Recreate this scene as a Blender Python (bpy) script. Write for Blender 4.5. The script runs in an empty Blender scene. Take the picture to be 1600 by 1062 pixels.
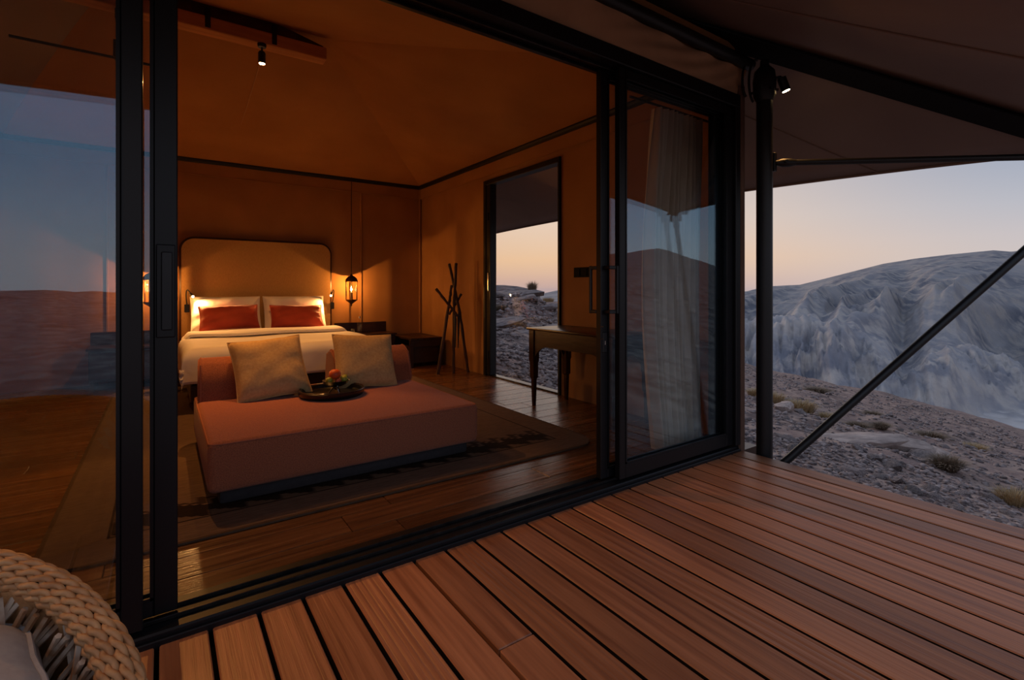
import bpy, bmesh, math, random
import numpy as np
from mathutils import Vector, Matrix

scene = bpy.context.scene
COL = scene.collection
R = math.radians

# ------------------------------------------------------------------ camera
CAM_H = 1.15
cam_d = bpy.data.cameras.new('camera')
cam = bpy.data.objects.new('camera', cam_d)
COL.objects.link(cam)
cam_d.sensor_width = 36.0
cam_d.lens = 36.0 * 780.0 / 1600.0
cam_d.shift_y = -(531.0 - 451.0) / 1600.0
cam_d.clip_end = 20000
cam.location = (0, 0, CAM_H)
cam.rotation_euler = (R(90), 0, -math.atan2(545, 780))
scene.camera = cam

# ------------------------------------------------------------------ view
vs = scene.view_settings
vs.view_transform = 'Standard'
vs.look = 'None'
vs.gamma = 1.0
vs.use_curve_mapping = False
vs.exposure = 0.0
scene.display_settings.display_device = 'sRGB'
scene.cycles.use_denoising = True
scene.cycles.sample_clamp_indirect = 4.0
scene.cycles.max_bounces = 10
scene.cycles.transparent_max_bounces = 24
scene.cycles.caustics_reflective = False
scene.cycles.caustics_refractive = False


def lin(c):
    """sRGB 0-255 triple to linear rgba"""
    o = []
    for v in c:
        v = v / 255.0
        o.append(v / 12.92 if v <= 0.04045 else ((v + 0.055) / 1.055) ** 2.4)
    return (o[0], o[1], o[2], 1.0)


# ------------------------------------------------------------------ dusk sky
GLOW_AZ = R(62)          # where the sun went down, measured from +x
SKY_STRENGTH = 1.0


def build_sky():
    w = bpy.data.worlds.new('dusk_sky')
    scene.world = w
    w.use_nodes = True
    nt = w.node_tree
    nt.nodes.clear()
    N = nt.nodes.new
    L = nt.links.new
    out = N('ShaderNodeOutputWorld')
    bg = N('ShaderNodeBackground')
    bg.inputs[1].default_value = SKY_STRENGTH
    tc = N('ShaderNodeTexCoord')
    sep = N('ShaderNodeSeparateXYZ')
    L(tc.outputs['Generated'], sep.inputs[0])
    # elevation -> 0..1 (sqrt opens up the band near the horizon)
    mx = N('ShaderNodeMath'); mx.operation = 'MAXIMUM'; mx.inputs[1].default_value = 0.0
    L(sep.outputs['Z'], mx.inputs[0])
    sq = N('ShaderNodeMath'); sq.operation = 'SQRT'
    L(mx.outputs[0], sq.inputs[0])
    # azimuth closeness to the glow
    flat = N('ShaderNodeCombineXYZ')
    L(sep.outputs['X'], flat.inputs[0]); L(sep.outputs['Y'], flat.inputs[1])
    nrm = N('ShaderNodeVectorMath'); nrm.operation = 'NORMALIZE'
    L(flat.outputs[0], nrm.inputs[0])
    dot = N('ShaderNodeVectorMath'); dot.operation = 'DOT_PRODUCT'
    L(nrm.outputs[0], dot.inputs[0])
    dot.inputs[1].default_value = (math.cos(GLOW_AZ), math.sin(GLOW_AZ), 0)
    mr = N('ShaderNodeMapRange'); mr.interpolation_type = 'SMOOTHSTEP'
    mr.inputs[1].default_value = 0.55; mr.inputs[2].default_value = 1.05
    L(dot.outputs['Value'], mr.inputs[0])

    def ramp(stops):
        r = N('ShaderNodeValToRGB')
        cr = r.color_ramp
        while len(cr.elements) < len(stops):
            cr.elements.new(0.5)
        for e, (p, c) in zip(cr.elements, stops):
            e.position = p
            e.color = lin(c)
        L(sq.outputs[0], r.inputs[0])
        return r
    warm = ramp([(0.0, (190, 164, 162)), (0.12, (212, 176, 160)), (0.24, (240, 198, 158)), (0.36, (236, 208, 184)),
                 (0.50, (222, 206, 196)), (0.68, (184, 188, 202)), (1.0, (156, 172, 198))])
    cool = ramp([(0.0, (204, 192, 190)), (0.22, (204, 195, 194)), (0.28, (199, 193, 196)), (0.35, (184, 186, 196)), (0.43, (162, 171, 189)),
                 (0.62, (152, 166, 192)), (1.0, (152, 170, 198))])
    mix = N('ShaderNodeMixRGB')
    L(mr.outputs[0], mix.inputs[0]); L(cool.outputs[0], mix.inputs[1]); L(warm.outputs[0], mix.inputs[2])
    L(mix.outputs[0], bg.inputs[0])
    L(bg.outputs[0], out.inputs[0])


build_sky()

# the last light from the glow above the ridge where the sun went down: broad, weak, peach
sun_d = bpy.data.lights.new('afterglow', 'SUN')
sun_d.energy = 0.9
sun_d.angle = R(35)
sun_d.color = (1.0, 0.80, 0.66)
sun = bpy.data.objects.new('afterglow', sun_d)
COL.objects.link(sun)
_sd = Vector((math.cos(R(78)) * math.cos(R(16)), math.sin(R(78)) * math.cos(R(16)), math.sin(R(16))))
sun.rotation_euler = (-_sd).to_track_quat('-Z', 'Y').to_euler()

# ------------------------------------------------------------------ material helpers
MATS = {}


def new_mat(name):
    m = bpy.data.materials.new(name)
    m.use_nodes = True
    nt = m.node_tree
    nt.nodes.clear()
    out = nt.nodes.new('ShaderNodeOutputMaterial')
    MATS[name] = m
    return m, nt, out


def pmat(name, c1, c2=None, scale=6.0, stretch=(1, 1, 1), rough=0.6, metallic=0.0, bump=0.0, bscale=None, bstretch=None,
         rand=0.0, spec=0.5, detail=4.0, sheen=0.0, rough2=None, contrast=(0.3, 0.7), coat=0.0, trans=0.0):
    """Principled material: two colours mixed by stretched noise, optional bump and per-object brightness."""
    m, nt, out = new_mat(name)
    N = nt.nodes.new
    L = nt.links.new
    p = N('ShaderNodeBsdfPrincipled')
    p.inputs['Roughness'].default_value = rough
    p.inputs['Metallic'].default_value = metallic
    p.inputs['Specular IOR Level'].default_value = spec
    p.inputs['Sheen Weight'].default_value = sheen
    p.inputs['Coat Weight'].default_value = coat
    L(p.outputs[0], out.inputs[0])
    tc = N('ShaderNodeTexCoord')
    info = N('ShaderNodeObjectInfo')
    off = N('ShaderNodeVectorMath'); off.operation = 'SCALE'
    off.inputs[0].default_value = (37.0, 23.0, 51.0)
    L(info.outputs['Random'], off.inputs['Scale'])
    add = N('ShaderNodeVectorMath'); add.operation = 'ADD'
    L(tc.outputs['Object'], add.inputs[0]); L(off.outputs[0], add.inputs[1])
    mp = N('ShaderNodeMapping')
    mp.inputs['Scale'].default_value = stretch
    L(add.outputs[0], mp.inputs[0])
    col = None
    if c2 is not None:
        nz = N('ShaderNodeTexNoise')
        nz.inputs['Scale'].default_value = scale
        nz.inputs['Detail'].default_value = detail
        L(mp.outputs[0], nz.inputs['Vector'])
        mr = N('ShaderNodeMapRange')
        mr.inputs[1].default_value, mr.inputs[2].default_value = contrast
        L(nz.outputs['Fac'], mr.inputs[0])
        mix = N('ShaderNodeMixRGB')
        mix.inputs[1].default_value = lin(c1); mix.inputs[2].default_value = lin(c2)
        L(mr.outputs[0], mix.inputs[0])
        col = mix.outputs[0]
        if rough2 is not None:
            m2 = N('ShaderNodeMapRange')
            m2.inputs[3].default_value = rough; m2.inputs[4].default_value = rough2
            L(mr.outputs[0], m2.inputs[0]); L(m2.outputs[0], p.inputs['Roughness'])
    if rand > 0:
        rr = N('ShaderNodeMapRange')
        rr.inputs[3].default_value = 1.0 - rand; rr.inputs[4].default_value = 1.0 + rand
        L(info.outputs['Random'], rr.inputs[0])
        hs = N('ShaderNodeHueSaturation')
        L(rr.outputs[0], hs.inputs['Value'])
        if col is None:
            hs.inputs['Color'].default_value = lin(c1)
        else:
            L(col, hs.inputs['Color'])
        col = hs.outputs[0]
    if col is None:
        p.inputs['Base Color'].default_value = lin(c1)
    else:
        L(col, p.inputs['Base Color'])
    if bump > 0:
        mp2 = N('ShaderNodeMapping')
        mp2.inputs['Scale'].default_value = bstretch or stretch
        L(add.outputs[0], mp2.inputs[0])
        nb = N('ShaderNodeTexNoise')
        nb.inputs['Scale'].default_value = bscale or scale
        nb.inputs['Detail'].default_value = 5.0
        L(mp2.outputs[0], nb.inputs['Vector'])
        b = N('ShaderNodeBump')
        b.inputs['Strength'].default_value = 1.0
        b.inputs['Distance'].default_value = bump
        L(nb.outputs['Fac'], b.inputs['Height'])
        L(b.outputs[0], p.inputs['Normal'])
    return m


def emat(name, color, strength):
    m, nt, out = new_mat(name)
    e = nt.nodes.new('ShaderNodeEmission')
    e.inputs[0].default_value = color
    e.inputs[1].default_value = strength
    nt.links.new(e.outputs[0], out.inputs[0])
    return m


def glass_mat(name, f0, tint, gloss=(0.92, 0.97, 1.0, 1)):
    """thin clear pane: Schlick mirror over a clear body, the same from both sides"""
    m, nt, out = new_mat(name)
    N = nt.nodes.new
    L = nt.links.new
    lw = N('ShaderNodeLayerWeight'); lw.inputs[0].default_value = 0.5
    pw = N('ShaderNodeMath'); pw.operation = 'POWER'; pw.inputs[1].default_value = 5.0
    L(lw.outputs['Facing'], pw.inputs[0])
    mr = N('ShaderNodeMapRange'); mr.inputs[3].default_value = f0; mr.inputs[4].default_value = 1.0
    L(pw.outputs[0], mr.inputs[0])
    g = N('ShaderNodeBsdfGlossy'); g.inputs['Roughness'].default_value = 0.0
    g.inputs[0].default_value = gloss
    t = N('ShaderNodeBsdfTransparent'); t.inputs[0].default_value = tint
    mx = N('ShaderNodeMixShader')
    L(mr.outputs[0], mx.inputs[0]); L(t.outputs[0], mx.inputs[1]); L(g.outputs[0], mx.inputs[2])
    L(mx.outputs[0], out.inputs[0])
    return m


WARM = (1.0, 0.42, 0.10)
WARM_L = (1.0, 0.47, 0.14)

M_black = pmat('black_steel', (20, 20, 23), (27, 27, 30), 3, rough=0.42, spec=0.45, bump=0.0004, bscale=60)
M_under = pmat('under_deck_shade', (9, 8, 8), None, rough=0.9, spec=0.05)
M_alu = pmat('black_aluminium', (17, 17, 20), (21, 21, 24), 2, rough=0.42, spec=0.35)
M_track = pmat('worn_track_metal', (70, 66, 64), (40, 38, 38), 20, rough=0.3, metallic=0.8)
M_glass = glass_mat('door_glass', 0.085, (0.95, 0.95, 0.95, 1), (0.50, 0.80, 1.0, 1))
M_sideglass = glass_mat('clear_glass', 0.002, (0.99, 0.99, 0.99, 1))
M_deck = pmat('deck_hardwood', (196, 130, 88), (134, 80, 52), 5, (8, 0.32, 8), rough=0.5, rough2=0.38, bump=0.0016, bscale=9, bstretch=(14, 0.35, 14), rand=0.24, spec=0.4, contrast=(0.22, 0.78))
M_edge = pmat('board_edge_shade', (34, 22, 17), (24, 16, 13), 9, rough=0.9, spec=0.1)  # dark colour paints the shade of the deck gaps onto the board sides
M_floor = pmat('floor_hardwood', (122, 80, 46), (80, 50, 27), 4, (0.5, 8, 8), rough=0.30, rough2=0.20, bump=0.0012, bscale=7, bstretch=(0.8, 12, 12), rand=0.28, spec=0.5)
M_canvas = pmat('tent_canvas', (176, 130, 84), (162, 118, 74), 2.2, rough=0.85, bump=0.012, bscale=1.6, spec=0.2)
M_ceil = pmat('ceiling_canvas', (182, 134, 86), (168, 122, 76), 1.6, rough=0.85, bump=0.02, bscale=1.1, spec=0.2)
M_valance = pmat('valance_canvas', (206, 168, 132), (186, 150, 118), 3, (1, 1, 0.6), rough=0.85, bump=0.02, bscale=3.2, spec=0.2)
M_strip = pmat('corner_webbing', (124, 98, 84), (112, 88, 76), 4, rough=0.9, bump=0.004, bscale=12, spec=0.1)
M_pocket = pmat('dark_beam_pocket', (26, 23, 24), (20, 18, 19), 4, rough=0.8, spec=0.15)
M_canopy = pmat('canopy_membrane', (150, 132, 124), (136, 118, 112), 1.2, rough=0.62, bump=0.012, bscale=1.4, spec=0.3)
M_darkwood = pmat('dark_walnut', (58, 34, 22), (38, 22, 15), 5, (1, 6, 6), rough=0.35, bump=0.001, bscale=9, spec=0.5)
M_tablewood = pmat('table_mahogany', (58, 27, 17), (38, 18, 12), 5, (6, 1, 6), rough=0.28, bump=0.0008, bscale=9, spec=0.5)
M_beamwood = pmat('ridge_beam_wood', (206, 146, 92), (176, 116, 70), 3, (0.6, 7, 7), rough=0.55, bump=0.002, bscale=8)
M_sofa = pmat('terracotta_weave', (166, 100, 72), (134, 78, 58), 160, rough=0.9, bump=0.0025, bscale=210, sheen=0.15, spec=0.15, detail=2)
M_piping = pmat('terracotta_piping', (170, 106, 82), (146, 88, 70), 120, rough=0.85, spec=0.15)
M_plinth = pmat('plinth_dark', (52, 46, 48), (42, 38, 40), 30, rough=0.9)
M_linen = pmat('white_linen', (232, 224, 216), (224, 214, 204), 4, rough=0.85, bump=0.006, bscale=5, spec=0.15)
M_sheet = pmat('white_pillow_cotton', (236, 230, 222), (228, 220, 212), 4, rough=0.85, bump=0.008, bscale=6, spec=0.15)
M_rust = pmat('rust_velvet', (176, 62, 34), (150, 46, 26), 5, rough=0.6, bump=0.006, bscale=9, sheen=0.4, spec=0.3)
M_beige = pmat('beige_cushion_linen', (206, 172, 122), (190, 154, 106), 60, rough=0.9, bump=0.0015, bscale=160, spec=0.1)
M_headboard = pmat('headboard_woven', (190, 150, 96), (164, 126, 78), 60, (6, 1, 0.5), rough=0.8, bump=0.002, bscale=60, bstretch=(8, 1, 0.4), spec=0.2)
M_headtrim = pmat('headboard_trim', (70, 40, 24), (52, 30, 18), 8, rough=0.4)
M_brass = pmat('aged_brass', (120, 86, 48), (84, 58, 32), 12, rough=0.4, metallic=0.9)
M_lantglass = glass_mat('lantern_glass', 0.03, (1.0, 0.96, 0.88, 1))
M_silver = pmat('silver_plate', (190, 186, 178), (150, 146, 140), 12, rough=0.22, metallic=1.0)
M_tray = pmat('black_lacquer_tray', (16, 14, 16), (24, 20, 20), 8, rough=0.3, spec=0.5)
M_orange = pmat('orange_peel', (214, 92, 30), (196, 74, 24), 12, rough=0.5, bump=0.0008, bscale=120)
M_green = pmat('green_fruit_skin', (150, 150, 52), (120, 128, 40), 10, rough=0.45)
M_plum = pmat('peach_skin', (176, 92, 62), (130, 54, 42), 8, rough=0.5)
M_curtain = pmat('sheer_curtain', (240, 228, 206), (230, 216, 192), 8, rough=0.9, spec=0.1)
M_stick = pmat('raw_branch_wood', (74, 42, 26), (50, 28, 18), 9, (4, 4, 0.7), rough=0.7, bump=0.002, bscale=14)
M_leather = pmat('dark_leather_strap', (38, 24, 18), (28, 18, 14), 20, rough=0.6)
M_rattan = pmat('water_hyacinth', (206, 152, 100), (164, 112, 70), 26, rough=0.55, bump=0.002, bscale=90, rand=0.05, spec=0.4)
M_rattan2 = pmat('grey_rattan_stick', (204, 182, 160), (150, 108, 74), 16, rough=0.6, spec=0.35, bump=0.001, bscale=60, contrast=(0.4, 0.6))
M_chaircush = pmat('grey_outdoor_linen', (176, 166, 158), (164, 154, 148), 60, rough=0.9, bump=0.004, bscale=14, spec=0.12)
M_rock = pmat('slope_rock', (150, 134, 128), (96, 86, 86), 6, rough=0.9, bump=0.03, bscale=7, rand=0.25, spec=0.2)
M_rockpale = pmat('pale_boulder_rock', (190, 168, 156), (146, 128, 120), 4, rough=0.9, bump=0.03, bscale=6, rand=0.1, spec=0.2)
M_stone = pmat('gravel_stone', (168, 150, 144), (84, 74, 74), 9, rough=0.9, spec=0.2, contrast=(0.35, 0.65))
M_grass = pmat('dry_grass', (196, 166, 124), (158, 134, 102), 30, rough=0.9, spec=0.1)
M_bush = pmat('dusty_shrub_leaf', (142, 120, 100), (108, 94, 80), 30, rough=0.9, spec=0.1)
M_switch = pmat('black_switch_plastic', (14, 14, 14), None, rough=0.7, spec=0.1)
M_cable = pmat('black_cable_rubber', (14, 14, 15), None, rough=0.5)
M_bulb = emat('warm_bulb', (1.0, 0.62, 0.25, 1), 26)
M_lens = emat('warm_lamp_lens', (1.0, 0.66, 0.30, 1), 40)
M_candle = pmat('candle_wax', (232, 206, 160), None, rough=0.6)


# ------------------------------------------------------------------ mesh helpers
ORG = {}


class MB:
    def __init__(self):
        self.v = []
        self.f = []

    def add(self, vs, fs):
        b = len(self.v)
        self.v.extend([tuple(p) for p in vs])
        self.f.extend([tuple(b + i for i in f) for f in fs])
        return self

    def box(self, x0, x1, y0, y1, z0, z1):
        vs = [(x0, y0, z0), (x1, y0, z0), (x1, y1, z0), (x0, y1, z0), (x0, y0, z1), (x1, y0, z1), (x1, y1, z1), (x0, y1, z1)]
        return self.add(vs, [(0, 3, 2, 1), (4, 5, 6, 7), (0, 1, 5, 4), (1, 2, 6, 5), (2, 3, 7, 6), (3, 0, 4, 7)])

    def bbox(self, x0, x1, y0, y1, z0, z1, r=0.01, seg=2):
        """box with rounded edges"""
        bm = bmesh.new()
        bmesh.ops.create_cube(bm, size=1)
        for v in bm.verts:
            v.co = Vector(((x0 + x1) / 2 + v.co.x * (x1 - x0), (y0 + y1) / 2 + v.co.y * (y1 - y0), (z0 + z1) / 2 + v.co.z * (z1 - z0)))
        bmesh.ops.bevel(bm, geom=list(bm.edges), offset=r, segments=seg, profile=0.5, affect='EDGES')
        bm.verts.index_update()
        self.add([v.co[:] for v in bm.verts], [tuple(l.vert.index for l in f.loops) for f in bm.faces])
        bm.free()
        return self

    def tube(self, pts, rad, n=10, closed=False, caps=True):
        pts = [Vector(p) for p in pts]
        m = len(pts)
        rads = rad if isinstance(rad, (list, tuple)) else [rad] * m
        up = Vector((0, 0, 1))
        t0 = (pts[1] - pts[0]).normalized()
        if abs(t0.dot(up)) > 0.95:
            up = Vector((1, 0, 0))
        side = t0.cross(up).normalized()
        vs = []
        for i, p in enumerate(pts):
            if closed:
                t = (pts[(i + 1) % m] - pts[i - 1]).normalized()
            else:
                t = (pts[min(i + 1, m - 1)] - pts[max(i - 1, 0)]).normalized()
            side = (side - t * side.dot(t)).normalized()
            bi = t.cross(side)
            for k in range(n):
                a = 2 * math.pi * k / n
                vs.append(p + (side * math.cos(a) + bi * math.sin(a)) * rads[i])
        fs = []
        for i in range(m if closed else m - 1):
            j = (i + 1) % m
            for k in range(n):
                k2 = (k + 1) % n
                fs.append((i * n + k, i * n + k2, j * n + k2, j * n + k))
        if not closed and caps:
            fs.append(tuple(range(n - 1, -1, -1)))
            fs.append(tuple((m - 1) * n + k for k in range(n)))
        return self.add(vs, fs)

    def lathe(self, prof, c=(0, 0, 0), n=20, cap=True):
        """prof: (radius, z) list from bottom to top"""
        vs = []
        for r, z in prof:
            for k in range(n):
                a = 2 * math.pi * k / n
                vs.append((c[0] + r * math.cos(a), c[1] + r * math.sin(a), c[2] + z))
        fs = []
        for i in range(len(prof) - 1):
            for k in range(n):
                k2 = (k + 1) % n
                fs.append((i * n + k, i * n + k2, (i + 1) * n + k2, (i + 1) * n + k))
        if cap:
            fs.append(tuple(range(n - 1, -1, -1)))
            b = (len(prof) - 1) * n
            fs.append(tuple(b + k for k in range(n)))
        return self.add(vs, fs)

    def prism(self, poly, axis, a, b):
        """extrude a 2D polygon along axis ('x': poly is (y,z); 'y': poly is (x,z); 'z': poly is (x,y))"""
        def P(u, v, w):
            return {'x': (w, u, v), 'y': (u, w, v), 'z': (u, v, w)}[axis]
        n = len(poly)
        vs = [P(u, v, a) for u, v in poly] + [P(u, v, b) for u, v in poly]
        fs = [tuple(range(n - 1, -1, -1)), tuple(range(n, 2 * n))]
        for i in range(n):
            j = (i + 1) % n
            fs.append((i, j, n + j, n + i))
        return self.add(vs, fs)

    def grid(self, fn, nu, nv):
        vs = [fn(i / nu, j / nv) for j in range(nv + 1) for i in range(nu + 1)]
        fs = []
        for j in range(nv):
            for i in range(nu):
                a = j * (nu + 1) + i
                fs.append((a, a + 1, a + nu + 2, a + nu + 1))
        return self.add(vs, fs)

    def xform(self, M):
        self.v = [tuple(M @ Vector(p)) for p in self.v]
        return self

    def mesh(self, name, mat, org=(0, 0, 0), smooth=True, angle=35):
        me = bpy.data.meshes.new(name)
        o = Vector(org)
        me.from_pydata([(p[0] - o[0], p[1] - o[1], p[2] - o[2]) for p in self.v], [], self.f)
        bm = bmesh.new()
        bm.from_mesh(me)
        bmesh.ops.recalc_face_normals(bm, faces=bm.faces)
        bm.to_mesh(me)
        bm.free()
        if smooth:
            me.shade_smooth()
            me.set_sharp_from_angle(angle=R(angle))
        me.materials.append(mat)
        return me

    def build(self, name, mat, parent=None, loc=None, smooth=True, angle=35):
        """parent given: a part, verts are in world space and moved into the thing's frame"""
        if parent is not None:
            org = ORG.get(parent.name, (0, 0, 0))
        else:
            org = loc if loc is not None else (0, 0, 0)
        o = bpy.data.objects.new(name, self.mesh(name, mat, org, smooth, angle))
        COL.objects.link(o)
        if parent is not None:
            o.parent = parent
            ORG[o.name] = org
        else:
            o.location = org
            ORG[o.name] = org
        return o


def tag(o, label=None, cat=None, group=None, kind=None):
    if label: o['label'] = label
    if cat: o['category'] = cat
    if group: o['group'] = group
    if kind: o['kind'] = kind
    return o


def thing(name, loc, label, cat, group=None):
    o = bpy.data.objects.new(name, None)
    o.empty_display_size = 0.1
    COL.objects.link(o)
    o.location = loc
    ORG[o.name] = tuple(loc)
    return tag(o, label, cat, group)


def struct(o, label=None):
    o['kind'] = 'structure'
    if label: o['label'] = label
    return o


def copy_tree(o, parent=None):
    c = o.copy()
    COL.objects.link(c)
    if parent is not None:
        c.parent = parent
    for ch in list(o.children):
        copy_tree(ch, c)
    return c


def lamp(name, kind, loc, energy, color, parent=None, size=0.05, spot=60, blend=0.5, aim=None):
    d = bpy.data.lights.new(name, kind)
    d.energy = energy
    d.color = color
    d.shadow_soft_size = size
    if kind == 'SPOT':
        d.spot_size = R(spot)
        d.spot_blend = blend
    o = bpy.data.objects.new(name, d)
    COL.objects.link(o)
    if parent is not None:
        org = Vector(ORG[parent.name])
        o.parent = parent
        o.location = Vector(loc) - org
    else:
        o.location = loc
    if aim is not None:
        dv = Vector(aim) - Vector(loc)
        o.rotation_euler = dv.to_track_quat('-Z', 'Y').to_euler()
    return o


# vectorised gradient noise --------------------------------------------------
_rs = np.random.RandomState(7)
_PERM = _rs.permutation(512)
_ANG = _rs.rand(512) * 2 * np.pi


def noise2(x, y):
    xi = np.floor(x).astype(int); yi = np.floor(y).astype(int)
    xf = x - xi; yf = y - yi

    def g(ix, iy, fx, fy):
        h = _PERM[(_PERM[ix % 512] + iy) % 512]
        a = _ANG[h]
        return np.cos(a) * fx + np.sin(a) * fy
    u = xf * xf * xf * (xf * (xf * 6 - 15) + 10)
    v = yf * yf * yf * (yf * (yf * 6 - 15) + 10)
    a = g(xi, yi, xf, yf); b = g(xi + 1, yi, xf - 1, yf)
    c = g(xi, yi + 1, xf, yf - 1); d = g(xi + 1, yi + 1, xf - 1, yf - 1)
    return (a + (b - a) * u) * (1 - v) + (c + (d - c) * u) * v


def fbm(x, y, oct=5, gain=0.5, lac=2.03):
    s = 0; a = 1.0
    for i in range(oct):
        s = s + a * noise2(x + 17.3 * i, y - 9.1 * i)
        x = x * lac; y = y * lac; a *= gain
    return s


def ridged(x, y, oct=4, gain=0.5, lac=2.1):
    s = 0; a = 1.0
    for i in range(oct):
        s = s + a * (1 - 2.2 * np.abs(noise2(x + 31.7 * i, y + 5.3 * i)))
        x = x * lac; y = y * lac; a *= gain
    return s


def grid_mesh(name, V, nu, nv, mat, wrap=False):
    """V: (nv+1, nu+1, 3) array"""
    me = bpy.data.meshes.new(name)
    verts = V.reshape(-1, 3)
    W = V.shape[1]
    i, j = np.meshgrid(np.arange(V.shape[1] - 1), np.arange(V.shape[0] - 1))
    a = (j * W + i).ravel()
    faces = np.stack([a, a + 1, a + W + 1, a + W], 1)
    me.vertices.add(len(verts)); me.vertices.foreach_set('co', verts.astype(np.float32).ravel())
    nf = len(faces)
    me.loops.add(nf * 4); me.loops.foreach_set('vertex_index', faces.astype(np.int32).ravel())
    me.polygons.add(nf)
    me.polygons.foreach_set('loop_start', np.arange(0, nf * 4, 4, dtype=np.int32))
    me.polygons.foreach_set('loop_total', np.full(nf, 4, dtype=np.int32))
    me.update(calc_edges=True)
    me.validate()
    me.shade_smooth()
    me.materials.append(mat)
    o = bpy.data.objects.new(name, me)
    COL.objects.link(o)
    return o


# ================================================================== LAND
def land_mat(name, c1, c2, c3, s1, s2, bump, bs, rough=0.95, bed=None, far=None):
    m, nt, out = new_mat(name)
    N = nt.nodes.new
    L = nt.links.new
    p = N('ShaderNodeBsdfPrincipled')
    p.inputs['Roughness'].default_value = rough
    p.inputs['Specular IOR Level'].default_value = 0.1
    tc = N('ShaderNodeTexCoord')

    def nz(scale, detail, lo, hi):
        n = N('ShaderNodeTexNoise'); n.inputs['Scale'].default_value = scale; n.inputs['Detail'].default_value = detail
        L(tc.outputs['Object'], n.inputs['Vector'])
        r = N('ShaderNodeMapRange'); r.inputs[1].default_value = lo; r.inputs[2].default_value = hi
        L(n.outputs['Fac'], r.inputs[0])
        return n, r
    n1, r1 = nz(s1, 6, 0.35, 0.65)
    n2, r2 = nz(s2, 6, 0.45, 0.62)
    m1 = N('ShaderNodeMixRGB'); m1.inputs[1].default_value = lin(c1); m1.inputs[2].default_value = lin(c2)
    L(r1.outputs[0], m1.inputs[0])
    m2 = N('ShaderNodeMixRGB'); m2.inputs[2].default_value = lin(c3)
    L(r2.outputs[0], m2.inputs[0]); L(m1.outputs[0], m2.inputs[1])
    col = m2.outputs[0]
    if far:
        # darker rock on the long back slope, pale badlands in front of it
        ln = N('ShaderNodeVectorMath'); ln.operation = 'LENGTH'; L(tc.outputs['Object'], ln.inputs[0])
        fd = N('ShaderNodeMapRange'); fd.inputs[1].default_value = far[0]; fd.inputs[2].default_value = far[1]
        fd.inputs[3].default_value = 0.95; fd.inputs[4].default_value = far[2]
        L(ln.outputs['Value'], fd.inputs[0])
        hv = N('ShaderNodeHueSaturation'); L(col, hv.inputs['Color']); L(fd.outputs[0], hv.inputs['Value'])
        col = hv.outputs[0]
    if bed:
        # pale gravel of the river bed along the valley floor
        sp = N('ShaderNodeSeparateXYZ'); L(tc.outputs['Object'], sp.inputs[0])
        fr = N('ShaderNodeMapRange'); fr.inputs[1].default_value = bed[0]; fr.inputs[2].default_value = bed[0] + 5
        fr.inputs[3].default_value = 1.0; fr.inputs[4].default_value = 0.0
        L(sp.outputs['Z'], fr.inputs[0])
        m3 = N('ShaderNodeMixRGB'); m3.inputs[2].default_value = lin(bed[1])
        L(fr.outputs[0], m3.inputs[0]); L(col, m3.inputs[1])
        col = m3.outputs[0]
    L(col, p.inputs['Base Color'])
    nb = N('ShaderNodeTexNoise'); nb.inputs['Scale'].default_value = bs; nb.inputs['Detail'].default_value = 8
    L(tc.outputs['Object'], nb.inputs['Vector'])
    b = N('ShaderNodeBump'); b.inputs['Distance'].default_value = bump
    L(nb.outputs['Fac'], b.inputs['Height']); L(b.outputs[0], p.inputs['Normal'])
    L(p.outputs[0], out.inputs[0])
    return m


M_ground = land_mat('stony_ground', (146, 122, 114), (102, 86, 82), (162, 138, 126), 0.45, 2.2, 0.07, 9.0)
M_mount = land_mat('mountain_rock', (176, 170, 170), (124, 124, 133), (186, 176, 170), 0.0045, 0.02, 4.0, 0.05, bed=(-262, (214, 204, 198)), far=(1650, 2300, 0.74))

# skyline of the near slope: azimuth (deg from +x), tangent of its elevation seen from the deck, distance of the crest
NEAR = [(-180, -0.02, 40), (-140, 0.0, 45), (-101, -0.005, 45), (-93, -0.012, 45), (-70, 0.015, 60), (-48, 0.060, 90), (-40.7, 0.072, 95),
        (-36.6, 0.080, 95), (-31.8, 0.050, 95), (-24, -0.04, 95), (-12, -0.16, 90), (0, -0.20, 85), (9.3, -0.2014, 80), (13.2, -0.188, 78), (17.5, -0.1738, 75),
        (22.4, -0.1608, 70), (27.6, -0.1501, 66), (30.3, -0.142, 62), (36, -0.11, 50), (43, -0.055, 32), (49.7, -0.036, 24), (51.4, -0.028, 22),
        (55, -0.014, 21), (57, -0.012, 21), (65, 0.0, 22), (90, 0.0, 30), (130, -0.01, 40), (180, -0.02, 40)]
_na = np.array([a for a, b, c in NEAR]); _nt = np.array([b for a, b, c in NEAR]); _nd = np.array([c for a, b, c in NEAR])
GROUND0 = -0.62


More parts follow.
